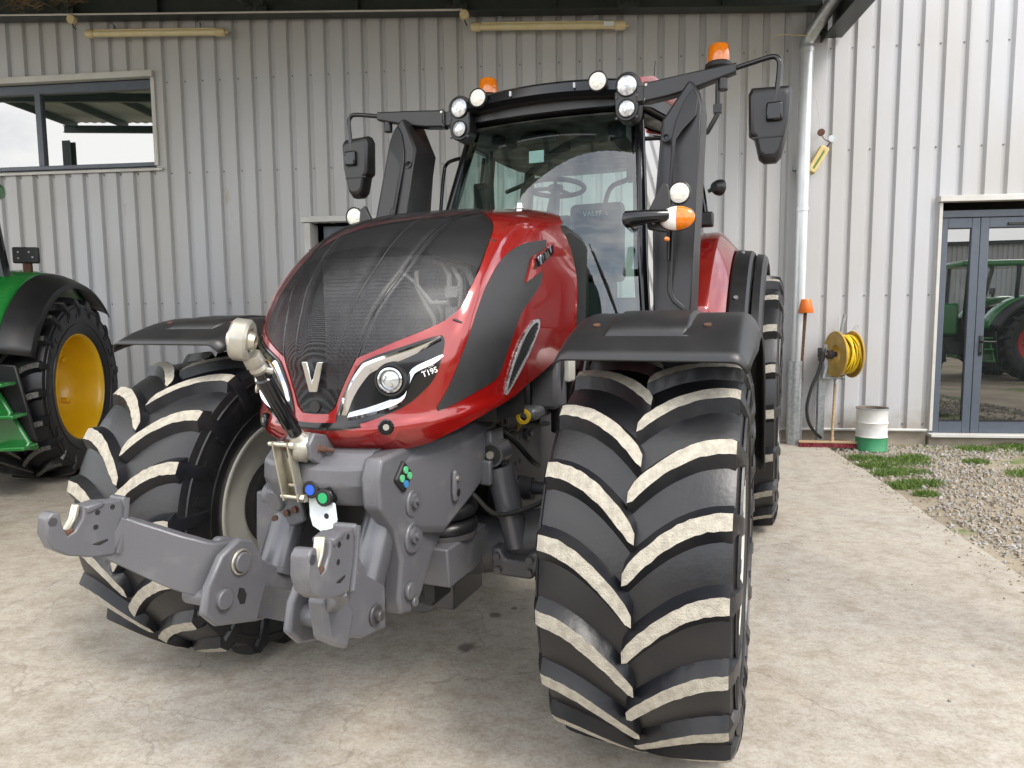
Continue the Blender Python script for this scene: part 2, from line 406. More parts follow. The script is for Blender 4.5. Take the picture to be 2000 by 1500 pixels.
# gravel: thousands of chippings, nobody could count them
def stone_mesh(rng, flat):
    vs = []
    for k in range(8):
        a = 2 * math.pi * (k % 4) / 4 + rng.uniform(-.4, .4) + (0.4 if k > 3 else 0)
        rr = rng.uniform(.55, 1.0) * (0.65 if k > 3 else 1)
        vs.append((rr * math.cos(a), rr * math.sin(a) * 0.75, (flat * rng.uniform(.6, 1) if k > 3 else -flat * 0.5)))
    fs = [(3, 2, 1, 0), (4, 5, 6, 7)] + [(i, (i + 1) % 4, (i + 1) % 4 + 4, i + 4) for i in range(4)]
    return vs, fs
rng = random.Random(11)
protos = [stone_mesh(rng, rng.uniform(.35, .6)) for _ in range(12)]
gr = {0: MB(), 1: MB(), 2: MB()}
def slab_x(y): return 3.88 - (8.34 - y) * 0.180
def patch(x, y):                      # bare dirt and grass patches keep stones thin
    return math.sin(x * 1.9 + 1.0) * math.sin(y * 2.3 + 0.4) + 0.5 * math.sin(x * 4.3 - y * 3.1)
cnt = 0
while cnt < 19000:
    y = rng.uniform(2.2, 8.75); t = rng.random() ** 1.25
    x = slab_x(y) + 0.03 + t * 4.6
    yw = WALL_D - x * math.tan(-WALL_RZ) - 0.02
    if y > yw: continue
    if patch(x, y) > 0.55 and rng.random() < 0.86: continue
    if x - slab_x(y) < 0.16 and rng.random() < 0.72: continue
    s = rng.uniform(.006, .024) if rng.random() < .88 else rng.uniform(.024, .042)
    vs, fs = rng.choice(protos); a = rng.uniform(0, 6.28); ca, sa = math.cos(a), math.sin(a); tx, ty = rng.uniform(-.35, .35), rng.uniform(-.35, .35)
    z0 = -0.030 + rng.uniform(0, .014)
    gr[cnt % 3].add([(x + s * (px * ca - py * sa), y + s * (px * sa + py * ca), z0 + s * (pz + tx * px + ty * py)) for px, py, pz in vs], fs)
    cnt += 1
mat("stone_pale", (0.40, 0.375, 0.335), 0.9, col2=(0.29, 0.265, 0.235), scale=11, bump=0.3)
mat("stone_tan", (0.36, 0.30, 0.22), 0.92, col2=(0.26, 0.21, 0.155), scale=9, bump=0.3)
gall = MB(); gall_stray = MB()
for k in range(3): gall.add(gr[k].v, gr[k].f, k)
o = gall.build("gravel", ["stone", "stone_pale", "stone_tan"], ang=0, fix=False)
tag(o, "pale stone chippings strewn over the yard beside the concrete slab", "gravel", kind="stuff")
for _ in range(230):                                   # chippings strayed over the slab edge
    y = rng.uniform(2.2, 8.4); x = slab_x(y) - abs(rng.gauss(0, .10)) - .01
    s = rng.uniform(.005, .014); vs, fs = rng.choice(protos); a = rng.uniform(0, 6.28); ca, sa = math.cos(a), math.sin(a)
    gall_stray.add([(x + s * (px * ca - py * sa), y + s * (px * sa + py * ca), s * (pz + .3) + .001) for px, py, pz in vs], fs)
tag(gall_stray.build("stray_gravel", "stone_tan", ang=0, fix=False), "small chippings strayed onto the edge of the concrete slab", "gravel", kind="stuff")
# grass tufts among the gravel
gs = MB()
spots = [(4.02, 7.75, .20), (3.92, 7.35, .20), (3.84, 6.95, .16), (3.70, 6.45, .15), (4.30, 7.55, .30), (4.05, 7.05, .22), (4.55, 7.75, .16), (3.95, 6.55, .20), (5.35, 6.9, .30), (5.75, 7.15, .22), (4.75, 5.35, .26), (4.35, 5.30, .18),
         (5.6, 8.25, .22), (6.2, 8.3, .3), (5.1, 7.5, .14), (4.6, 4.7, .16), (3.75, 6.15, .1), (5.0, 4.6, .15), (6.1, 5.9, .3)]
for cx, cy, r0 in spots:
    for _ in range(int(3200 * r0)):
        a = rng.uniform(0, 6.28); d = r0 * math.sqrt(rng.random()) * rng.uniform(.5, 1.1)
        x, y = cx + d * math.cos(a) * 1.25, cy + d * math.sin(a) * .8
        h = rng.uniform(.022, .068); w = rng.uniform(.0025, .005); b = rng.uniform(0, 6.28); lx, ly = h * rng.uniform(-.8, .8), h * rng.uniform(-.8, .8)
        ux, uy = w * math.cos(b), w * math.sin(b)
        gs.add([(x - ux, y - uy, -.03), (x + ux, y + uy, -.03), (x + lx * .5 + ux * .7, y + ly * .5 + uy * .7, -.03 + h * .65), (x + lx, y + ly, -.03 + h), (x + lx * .5 - ux * .7, y + ly * .5 - uy * .7, -.03 + h * .65)], [(0, 1, 2, 3, 4)])
tag(gs.build("grass", "grass", ang=0, fix=False), "short green grass tufts growing between the chippings", "grass", kind="stuff")
# grit and crumbs on the slab
gt = MB()
for _ in range(260):
    x, y = rng.uniform(-4.5, 3.2), rng.uniform(1.6, 7.5)
    if x > slab_x(y) - .05: continue
    if _ > 60 and not (1.1 < x): continue
    s = rng.uniform(.002, .007) if rng.random() < .93 else .012
    vs, fs = rng.choice(protos); a = rng.uniform(0, 6.28); ca, sa = math.cos(a), math.sin(a)
    gt.add([(x + s * (px * ca - py * sa), y + s * (px * sa + py * ca), s * (pz + .3) + .001) for px, py, pz in vs], fs)
tag(gt.build("grit", "stone", ang=0, fix=False), "loose grit and crumbs scattered on the concrete slab", "grit", kind="stuff")

# ------------------------------------------------------------------ workshop building with ribbed metal cladding
bld = thing("workshop_building", "long pale grey workshop with ribbed metal cladding, high window and glazed doors", "building", (0, WALL_D, 0), WALL_RZ)
PP = 0.25317; S0 = -4.685
def rib(s):
    d = (s - S0 + PP / 2) % PP - PP / 2
    a = abs(d)
    return 0.040 if a <= 0.025 else (0.0 if a >= 0.047 else 0.040 * (0.047 - a) / 0.022)
def breaks(a, b):
    out = {a, b}
    k0 = int(math.floor((a - S0) / PP)) - 1
    for k in range(k0, k0 + int((b - a) / PP) + 4):
        for d in (-0.047, -0.025, 0.025, 0.047):
            q = S0 + k * PP + d
            if a < q < b: out.add(q)
    return sorted(out)
Z0, Z1 = 0.17, 6.3
OPEN = [(-9.3, -4.88, 3.70, 4.90), (-2.70, -1.55, 0.0, 2.90), (5.27, 7.4, 0.0, 2.96)]
def sheet(a, b, z0, z1, k):
    m = MB(); bs = breaks(a, b); dy = -0.0015 if k % 2 else 0.0
    lean = -0.0004 * (k % 3)
    m.loft([[(s, rib(s) + dy, z0) for s in bs], [(s, rib(s) + dy + lean, (z0 + z1) / 2) for s in bs], [(s, rib(s) + dy, z1) for s in bs]], flip=True)
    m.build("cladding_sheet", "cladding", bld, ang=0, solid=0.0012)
k = 0; s = S0 + 0.06 - 9 * 4 * PP + 4 * PP * 0
edges = [S0 + 0.060 + 4 * PP * j for j in range(-9, 15)]
for j in range(len(edges) - 1):
    a, b = edges[j], edges[j + 1] + 0.004
    cuts = [a, b]
    for o0, o1, _, _ in OPEN:
        for q in (o0, o1):
            if a + 0.02 < q < b - 0.02: cuts.append(q)
    cuts.sort()
    for c, d in zip(cuts[:-1], cuts[1:]):
        mid = (c + d) / 2; zz = [(Z0, Z1)]
        for o0, o1, q0, q1 in OPEN:
            if o0 < mid < o1: zz = ([(Z0, q0)] if q0 > Z0 + .05 else []) + [(q1, Z1)]
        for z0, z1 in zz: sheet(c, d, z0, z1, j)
# screws in the troughs: too small to pick apart
sc = MB()
for z in (4.833, 3.628, 1.851, 0.24):
    for k in range(-30, 60):
        s = S0 + k * PP + (0.006 if k % 3 else -0.004)
        if any(o0 - .02 < s < o1 + .02 and q0 < z < q1 for o0, o1, q0, q1 in OPEN): continue
        sc.cyl((s, 0.040, z), (s, 0.033, z), 0.011, 8); sc.cyl((s, 0.034, z), (s, 0.026, z), 0.006, 6)
mat("screw_head", (0.22, 0.21, 0.20), 0.5, 0.6)
o = sc.build("screws", "screw_head", bld); o["kind"] = "stuff"
# plinth, base flashing and backing wall
mat("plinth", (0.36, 0.31, 0.25), 0.85, col2=(0.27, 0.225, 0.18), scale=5, bump=0.3)
MB().box((-4.1, 0.19, 0.05), (18.7, 0.22, 0.21)).build("plinth", "plinth", bld, bevel=0.006)
MB().box((8.0, 0.19, 0.02), (5.47, 0.30, 0.13)).build("plinth", "plinth", bld, bevel=0.006)
fl = MB(); fl.prism([(-0.010, 0.155), (0.085, 0.155), (0.085, 0.175), (-0.004, 0.185), (-0.012, 0.175)], 'x', -13.4, 5.24)
fl.build("base_flashing", "trim_white", bld, ang=20)
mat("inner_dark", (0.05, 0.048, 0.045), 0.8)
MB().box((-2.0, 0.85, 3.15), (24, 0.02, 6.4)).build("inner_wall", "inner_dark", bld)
MB().box((-2.0, 0.35, 6.38), (24.2, 1.0, 0.1)).build("roof_edge", "trim_white", bld)
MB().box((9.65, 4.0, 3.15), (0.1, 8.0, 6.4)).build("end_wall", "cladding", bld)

# high window
glass_mat("window_glass", (0.55, 0.66, 0.60), 0.0, 3.8, 0.80, (0.02, 0.03, 0.026))
glass_mat("door_glass", (0.5, 0.56, 0.54), 0.0, 3.0, 0.85, (0.012, 0.014, 0.014))
win = MB()
a, b, z0, z1 = -9.28, -4.905, 3.735, 4.885
F = 0.055
win.box(((a + b) / 2, 0.075, z0 + F / 2), (b - a, 0.07, F)); win.box(((a + b) / 2, 0.075, z1 - 0.06), (b - a, 0.07, 0.12))
win.box((a + F / 2, 0.075, (z0 + z1) / 2), (F, 0.069, z1 - z0 - 2 * F)); win.box((b - 0.012, 0.075, (z0 + z1) / 2), (0.024, 0.069, z1 - z0 - 2 * F))
win.box((-6.63, 0.074, (z0 + z1) / 2), (0.085, 0.071, z1 - z0 - 2 * F))
wf = win.build("window", "anthracite", bld, bevel=0.004)
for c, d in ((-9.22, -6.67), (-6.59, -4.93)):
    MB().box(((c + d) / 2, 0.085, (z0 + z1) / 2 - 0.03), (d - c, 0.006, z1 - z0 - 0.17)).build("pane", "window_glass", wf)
t = MB(); t.box((-7.05, -0.012, 4.935), (4.42, 0.10, 0.085)); t.build("flashing", "trim_white", wf, bevel=0.004)
t = MB(); t.box((-4.862, 0.005, 4.31), (0.055, 0.075, 1.16)); t.build("flashing", "trim_white", wf, bevel=0.004)
t = MB(); t.prism([(-0.045, 3.655), (0.09, 3.70), (0.09, 3.735), (-0.045, 3.69)], 'x', -9.4, -4.78); t.build("sill", "trim_white", wf, bevel=0.003)
# personnel door behind the tractor
d = MB(); d.box((-2.08, 0.20, 1.45), (1.05, 0.05, 2.86)); dr = d.build("door", "anthracite", bld, bevel=0.004)
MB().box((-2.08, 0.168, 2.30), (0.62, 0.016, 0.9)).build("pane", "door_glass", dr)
h = MB(); h.box((-2.50, 0.16, 2.66), (0.09, 0.05, 0.05)); h.box((-2.47, 0.14, 2.72), (0.025, 0.03, 0.10)); h.build("hinge", "black_matte", dr, bevel=0.004)
t = MB(); t.box((-2.14, -0.015, 2.945), (1.36, 0.11, 0.075)); t.build("lintel_flashing", "trim_white", dr, bevel=0.004)
t = MB(); t.box((-2.745, 0.09, 1.45), (0.085, 0.28, 2.9)); t.build("jamb_flashing", "trim_white", dr, bevel=0.004)
t = MB(); t.box((-1.50, 0.09, 1.45), (0.085, 0.28, 2.9)); t.build("jamb_flashing", "trim_white", dr, bevel=0.004)
# glazed double door on the open side
def leaf(a, b, z0, z1, stile, name):
    m = MB(); y = 0.115
    m.box((a + stile / 2, y, (z0 + z1) / 2), (stile, 0.06, z1 - z0)); m.box((b - stile / 2, y, (z0 + z1) / 2), (stile, 0.06, z1 - z0))
    m.box(((a + b) / 2, y, z0 + 0.075), (b - a - 2 * stile, 0.058, 0.15)); m.box(((a + b) / 2, y, z1 - 0.06), (b - a - 2 * stile, 0.058, 0.12))
    o = m.build(name, "anthracite", bld, bevel=0.005)
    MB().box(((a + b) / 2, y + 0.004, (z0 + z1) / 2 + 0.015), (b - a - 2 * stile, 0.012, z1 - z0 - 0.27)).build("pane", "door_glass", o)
    for zz, hh in ((z0 + .155, .008), (z1 - .124, .008)):
        e = MB(); e.box(((a + b) / 2, y - .03, zz), (b - a - 2 * stile, .012, hh)); e.build("glazing_bead", "black_matte", o)
    return o
l1 = leaf(5.30, 5.762, 0.125, 2.78, 0.095, "door"); l2 = leaf(5.768, 6.85, 0.125, 2.78, 0.10, "door")
fr = MB(); fr.box((6.1, 0.125, 2.83), (1.68, 0.09, 0.085)); fr.box((5.282, 0.125, 1.45), (0.03, 0.09, 2.67)); fr.box((6.9, 0.125, 1.45), (0.08, 0.09, 2.67))
fr.build("door_frame", "anthracite", bld, bevel=0.004)
hd = MB(); hd.box((5.835, 0.078, 1.22), (0.036, 0.012, 0.25)); hd.cyl((5.835, 0.075, 1.27), (5.835, 0.02, 1.27), 0.011, 12); hd.tube([(5.835, 0.022, 1.27), (5.98, 0.022, 1.268)], 0.010, 10)
hd.build("handle", "black_matte", l2, bevel=0.002)
MB().cyl((5.835, 0.072, 1.13), (5.835, 0.064, 1.13), 0.013, 14).build("lock_cylinder", "chrome", l2)
MB().box((6.32, 0.082, 2.70), (0.5, 0.03, 0.03)).build("closer_rail", "black_matte", l2, bevel=0.003)
t = MB(); t.box((6.3, -0.015, 2.995), (2.16, 0.11, 0.07)); t.build("lintel_flashing", "trim_white", bld, bevel=0.004)
t = MB(); t.box((5.252, 0.055, 1.56), (0.038, 0.17, 2.79)); t.build("jamb_flashing", "trim_white", bld, bevel=0.003)
t = MB(); t.box((6.4, 0.04, 0.105), (2.3, 0.20, 0.035)); t.build("threshold", "trim_white", bld, bevel=0.004)

# ------------------------------------------------------------------ canopy: steel frame and roof over the slab
can = thing("canopy", "dark green steel canopy frame and roof over the concrete slab", "canopy", (0, WALL_D, 0), WALL_RZ)
def zb(s): return 5.385 - 0.0435 * s              # underside of the wall rafter, falling to the right
DEPTH = 6.6
def ibeam(m, p0, p1, h, w, tf=0.016, tw=0.012):
    """I section from p0 to p1 (p = underside centre)"""
    p0, p1 = Vector(p0), Vector(p1); t = (p1 - p0).normalized(); side = t.cross(Vector((0, 0, 1))).normalized(); upv = side.cross(t)
    def bar(o, a, b):
        vs = []
        for p in (p0, p1):
            for i, j in ((-1, 0), (1, 0), (1, 1), (-1, 1)):
                vs.append(tuple(p + side * (i * a / 2) + upv * (o + j * b)))
        m.add(vs, [(3, 2, 1, 0), (4, 5, 6, 7)] + [(i, (i + 1) % 4, (i + 1) % 4 + 4, i + 4) for i in range(4)])
    bar(0, w, tf); bar(tf + .0005, tw, h - 2 * tf - .001); bar(h - tf, w, tf)
SL, SR = -11.4, 3.75
for y, dz_, hh_ in ((-0.16, 0, .36), (-DEPTH + 0.3, .20, .16)):
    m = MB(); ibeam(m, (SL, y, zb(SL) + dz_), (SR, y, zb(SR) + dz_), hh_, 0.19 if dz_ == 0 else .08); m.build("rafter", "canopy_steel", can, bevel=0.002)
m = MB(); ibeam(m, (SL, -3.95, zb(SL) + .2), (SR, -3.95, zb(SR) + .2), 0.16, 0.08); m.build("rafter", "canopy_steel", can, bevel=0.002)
# edge beam at the open side with end plate, seen against the sky-lit wall
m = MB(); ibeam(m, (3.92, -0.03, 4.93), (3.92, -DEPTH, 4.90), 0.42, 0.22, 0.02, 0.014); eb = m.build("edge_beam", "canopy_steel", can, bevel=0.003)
m = MB(); m.box((3.80, -0.10, 5.10), (0.016, 0.24, 0.42)); m.build("gusset_plate", "canopy_steel", can, bevel=0.002)
m = MB()
for zz in (4.98, 5.06, 5.16, 5.26):
    for yy in (-0.05, -0.15): m.cyl((3.79, yy, zz), (3.772, yy, zz), 0.016, 6)
m.build("bolts", "black_matte", can)["kind"] = "stuff"
for s in np.arange(SL + .1, SR, 1.31):
    m = MB(); z = zb(s) + 0.362
    m.box((s, -DEPTH / 2, z + 0.075), (0.06, DEPTH, 0.15)); m.build("purlin", "canopy_steel", can)
for s, z0, dz in ((-5.90, 0.02, .34), (-3.22, 0.02, .34), (-0.62, 0.02, .34), (1.48, 0.02, .34)):
    for q in (-1, 1):
        m = MB(); p0 = Vector((s, -0.17, zb(s) + .05)); p1 = Vector((s + q * 0.55 - .1, -0.95, zb(s) + 0.40))
        m.tube([p0, p1], 0.035, 4); m.build("brace", "canopy_steel", can)
    m = MB(); m.box((s, -0.262, zb(s) + .07), (0.26, 0.01, 0.15)); m.build("gusset_plate", "canopy_steel", can, bevel=0.002)
    m = MB()
    for dx in (-.08, 0, .08): m.cyl((s + dx, -0.262, zb(s) + .05), (s + dx, -0.278, zb(s) + .05), 0.012, 6)
    m.build("bolts", "black_matte", can)["kind"] = "stuff"
for s in (-4.6, -1.9, 0.6, 2.6):
    m = MB(); m.box((s, -0.205, zb(s) + .18), (0.012, 0.085, 0.32)); m.build("stiffener", "canopy_steel", can)
def roofpt(s, y): return (s, y, zb(s) + 0.53 + 0.018 * (1 if int((s + 20) / .11) % 2 else 0))
m = MB(); ss = list(np.arange(SL - .3, 4.25, 0.055))
m.loft([[roofpt(s, y) for s in ss] for y in (0.0, -DEPTH - .1)]); m.build("roof_sheet", "roof_sheet", can, ang=20, solid=0.002)
for s in (SL + .1, 3.92):
    zt = zb(s) if s < 0 else 4.90
    m = MB(); yc = -DEPTH + .3
    m.box((s, yc - .092, zt / 2), (0.2, 0.016, zt - .004)); m.box((s, yc + .092, zt / 2), (0.2, 0.016, zt - .004)); m.box((s, yc, zt / 2), (0.012, 0.166, zt - .006))
    m.build("column", "canopy_steel", can)
m = MB(); m.tube([(4.10, -0.02, 5.42), (4.10, -DEPTH - .1, 5.40)], 0.09, 12); m.build("gutter", "galvanised", can)
# ------------------------------------------------------------------ tyres and wheels (axis y, +y is the outer side)
def tyre_mesh(Rt, hw, rb, nl, lugh, ctot, phase, lw=(0.060, 0.051), seed=1, name="tyre"):
    rg = random.Random(seed); m = MB()
    H = Rt - rb; drop = 0.024
    half = [(.80, rb - .004), (.88, rb + .002), (.92, rb + .02), (.97, rb + .22 * H), (1.01, rb + .45 * H), (1.015, rb + .62 * H),
            (1.0, Rt - lugh - .066), (.965, Rt - lugh - drop - .006), (.88, Rt - lugh - .8 * drop), (.6, Rt - lugh - .36 * drop), (.3, Rt - lugh - .09 * drop), (0, Rt - lugh)]
    prof = [(r, -w * hw) for w, r in half] + [(r, w * hw) for w, r in reversed(half[:-1])]
    m.lathe(prof, axis='y', n=96, mi=1)
    # raised rings and a few radial marks on the sidewall
    for sg in (-1, 1):
        for fr, wd in ((.30, .006), (.70, .008)):
            r0 = rb + fr * H; w0 = .984 if fr < .5 else 1.008
            m.lathe([(r0 - wd, sg * hw * w0), (r0 - wd * .6, sg * (hw * w0 + .007)), (r0 + wd * .6, sg * (hw * w0 + .007)), (r0 + wd, sg * hw * w0)], axis='y', n=72, mi=1)
        for k in range(26):
            if k % 9 > 6: continue
            a = 2 * math.pi * k / 26; r0 = rb + .44 * H; dd = .012 + .008 * (k % 3)
            vs = []
            for rr in (r0, r0 + .05):
                for da in (-dd / rr, dd / rr):
                    for yy in (.985, 1.028): vs.append((rr * math.cos(a + da), sg * hw * yy, rr * math.sin(a + da)))
            m.add(vs, [(0, 1, 3, 2), (4, 6, 7, 5), (0, 4, 5, 1), (2, 3, 7, 6), (1, 5, 7, 3)], 1)
    def tread_r(w): return Rt - lugh - drop * (abs(w) / hw) ** 2
    for side in (-1, 1):
        for k in range(nl):
            ph = phase + 2 * math.pi * (k + (0 if side > 0 else .5)) / nl
            st = []; NS = 18
            for i in range(NS + 1):
                t = i / NS
                w = hw * (-0.05 + 1.005 * t); c = ctot * (1 - (1 - t) ** 1.9)
                width = (lw[0] + (lw[1] - lw[0]) * t) * (0.62 if i == 0 else 1)
                dc = .9 + .1 * t
                j1, j2 = (rg.uniform(-.0025, .0025) for _ in range(2))
                rbse = tread_r(w) - .004; rtop = Rt - drop * (abs(w) / hw) ** 2 - (0.004 if i in (0, NS) else 0)
                st.append((w, rbse, rtop, c, width / 2 + j1, width / 2 + j2, width / 2 + .034, 0))
            # shoulder: bar runs down the sidewall, unworn
            for q, (wf, rd, hh) in enumerate(((1.00, .030, 0.046), (1.04, .075, .03), (1.055, .125, .012), (1.03, .17, .0))):
                w = hw * wf; rtop = Rt - drop - rd
                st.append((w, rtop - .03 - .02 * q, rtop, ctot * (1 + .03 * q), .028, .028, .056, 1))
            vs = []
            for w, rb_, rt_, c, w1, w2, wb, _ in st:
                for r, dd in ((rb_, -wb), (rt_, -w1), (rt_, w2), (rb_, wb)):
                    a = ph + (c + dd) / Rt
                    # for shoulder stations push base inwards
                    yy = side * w
                    if _ == 1 and r == rb_: yy = side * min(w - .03, hw * .99)
                    vs.append((r * math.cos(a), yy, r * math.sin(a)))
            fs, ms = [], []
            for i in range(len(st) - 1):
                for j in range(3):
                    f = (i * 4 + j, i * 4 + j + 1, (i + 1) * 4 + j + 1, (i + 1) * 4 + j)
                    fs.append(f if side < 0 else tuple(reversed(f)))
                    ms.append(0 if (j == 1 and st[i + 1][7] == 0) else 2)
            fs.append((0, 1, 2, 3) if side > 0 else (3, 2, 1, 0)); ms.append(2)
            e = (len(st) - 1) * 4; fs.append((e + 3, e + 2, e + 1, e) if side > 0 else (e, e + 1, e + 2, e + 3)); ms.append(2)
            o = len(m.v); m.v += vs
            for f, q in zip(fs, ms): m.f.append(tuple(i + o for i in f)); m.m.append(q)
    me = m.mesh(name, ["lug_worn", "rubber_side", "rubber"], 38)
    bm = bmesh.new(); bm.from_mesh(me); bmesh.ops.recalc_face_normals(bm, faces=bm.faces); bm.to_mesh(me); bm.free()
    return me
def link(name, me, parent):
    o = bpy.data.objects.new(name, me); COL.objects.link(o); o.parent = parent; return o
def bolt_ring(m, r, y, n, rad=0.013, h=0.018, sg=1, a0=0.0):
    for k in range(n):
        a = a0 + 2 * math.pi * k / n
        m.cyl((r * math.cos(a), y, r * math.sin(a)), (r * math.cos(a), y + sg * h, r * math.sin(a)), rad, 6)
def wheel(parent, name, tyre_me, rim_prof_in, rim_prof_out, hub_prof_in, hub_prof_out, rimmat, hubmat, loc, rz=0.0, flip=False, nb=10, rb_in=None):
    """hub mesh carries tyre and rim"""
    if flip:
        rim_prof_in, rim_prof_out, hub_prof_in, hub_prof_out = ([(r_, -h_) for r_, h_ in q] for q in (rim_prof_in, rim_prof_out, hub_prof_in, hub_prof_out))
        if rb_in: rb_in = (rb_in[0], -rb_in[1])
    h = MB()
    h.lathe(hub_prof_in, axis='y', n=40); h.lathe(hub_prof_out, axis='y', n=40)
    if rb_in: bolt_ring(h, rb_in[0], rb_in[1], nb, 0.012, 0.02, 1 if flip else -1)
    o = h.build(name, hubmat, parent); o.location = loc; o.rotation_euler = (0, 0, rz)
    link("tyre", tyre_me, o)
    r = MB(); r.lathe(rim_prof_in, axis='y', n=72); r.lathe(rim_prof_out, axis='y', n=72)
    ri = r.build("rim", rimmat, o, ang=40)
    return o
# ------------------------------------------------------------------ the red tractor (x forward, y to its left, z up)
mat("red_paint", (0.235, 0.005, 0.004), 0.24, 0.2, (0.21, 0.0045, 0.0035), 9, coat=1.0, rvar=0.04)
mat("red_plain", (0.30, 0.010, 0.012), 0.35, col2=(0.24, 0.008, 0.010))
TRACTOR = thing("tractor", "dark red tractor with black mesh bonnet and grey front linkage under the canopy", "tractor", (-0.385, 3.005, 0), R(-111.94))
FT = tyre_mesh(0.73, 0.300, 0.388, 19, 0.038, 0.20, R(9), seed=4)
RTY = tyre_mesh(0.965, 0.325, 0.545, 20, 0.048, 0.26, R(4), (0.066, 0.056), seed=9)
rin = [(.395, -.262), (.408, -.272), (.404, -.283), (.392, -.281), (.381, -.268), (.370, -.245), (.345, -.222), (.29, -.208), (.20, -.215), (.14, -.215)]
rout = [(.395, .262), (.408, .272), (.404, .283), (.392, .282), (.376, .255), (.366, .19), (.352, .12), (.33, .095), (.26, .075), (.20, .072)]
hin = [(.212, -.225), (.210, -.258), (.195, -.268), (.150, -.272), (.14, -.30), (.10, -.315), (.09, -.33), (0.0, -.33)]
hout = [(.2, .075), (.19, .10), (.15, .12), (.14, .19), (.12, .21), (0.0, .212)]
def fwheel(y, flip):
    o = wheel(TRACTOR, "front_wheel", FT, rin, rout, hin, hout, "rim_grey", "black_matte", (0, y, 0.725), R(1.0), flip, 10, (.178, -.268))
    k = -1 if flip else 1; v = MB(); v.cyl((.372 * math.cos(.3), -.20 * k, -.372 * math.sin(.3)), (.345 * math.cos(.3), -.215 * k, -.345 * math.sin(.3)), .012, 10); v.build("valve", "zinc", o)
    return o
fwheel(1.045, False); fwheel(-1.065, True)
rrin = [(.56, -.29), (.55, -.30), (.53, -.28), (.51, -.2), (.49, -.05), (.42, .02), (.25, .04), (.05, .04)]
rrout = [(.56, .29), (.55, .30), (.53, .28), (.51, .2), (.49, .08), (.42, .06), (.25, .06), (.05, .06)]
for y, fl in ((1.085, False), (-1.085, True)):
    wheel(TRACTOR, "rear_wheel", RTY, rrin, rrout, [(.3, .03), (.28, -.1), (.2, -.3), (0, -.31)], [(.24, .07), (.2, .16), (.12, .2), (0, .2)], "rim_grey", "black_matte", (-2.995, y, 0.955), 0, fl)

# ---- front fenders
def fender_pt(a, w, r0, hw, lip):
    """a: angle from forward; w in -1..1 across"""
    e = max(0.0, abs(w) - 0.80) / 0.20
    r = r0 - lip * e ** 2.2
    return r * math.cos(a), w * hw, r * math.sin(a)
def fender(sg):
    m = MB(); rows = []; A0 = R(56.5) if sg > 0 else R(61)
    A = [A0 + (R(170) - A0) * i / 30 for i in range(31)]
    wsx = [-1, -.965, -.92, -.87, -.8, -.6, -.3, 0, .3, .6, .8, .87, .92, .965, 1]
    for a in A:
        fr = min(1, (a - A0) / R(14)); row = []
        for w in wsx:
            tap = 1 - 0.05 * (1 - fr) * (1 if abs(w) > .5 else 0)
            x, y, z = fender_pt(a, w * tap, .892, .330, .085)
            row.append((x, sg * (y + 1.055), z + .725))
        rows.append(row)
    m.loft(rows)
    o = m.build("front_fender", "black_plastic", TRACTOR, ang=50, solid=0.008)
    # raised centre panel and two screws
    p = MB(); rows = []
    for i in range(13):
        a = A0 + R(9.5) + R(74) * i / 12
        h = .010 if i else 0.0
        row = []
        for w, hh in ((-.50, 0), (-.44, 1), (-.2, 1), (.1, 1), (.30, 1), (.36, 0)):
            r = .892 + h * hh
            row.append((r * math.cos(a), sg * (w * .33 + 1.055), r * math.sin(a) + .725))
        rows.append(row)
    p.loft(rows); p.build("raised_panel", "black_plastic", o, ang=25, solid=0.006)
    for w in (-.62, .52):
        a = A0 + R(15); r = .893
        b = MB(); c0 = Vector((r * math.cos(a), sg * (w * .33 + 1.055), r * math.sin(a) + .725)); nn = Vector((math.cos(a), 0, math.sin(a)))
        b.cyl(c0, c0 + nn * .006, .013, 12); b.build("screw", "rust", o)
    # bracket arm down to the axle
    b = MB(); b.tube([(-.05, sg * .78, 1.56), (-.05, sg * .735, 1.50), (-.02, sg * .72, 1.35), (.0, sg * .70, 1.0)], .032, 12)
    b.build("fender_bracket", "black_gloss", TRACTOR)
    b = MB(); b.prism([(-.10, .70), (.10, .70), (.07, 1.28), (-.05, 1.30)], 'y', sg * .715, sg * .75); b.build("fender_bracket_plate", "cast_grey", TRACTOR, bevel=.005)
fender(1); fender(-1)

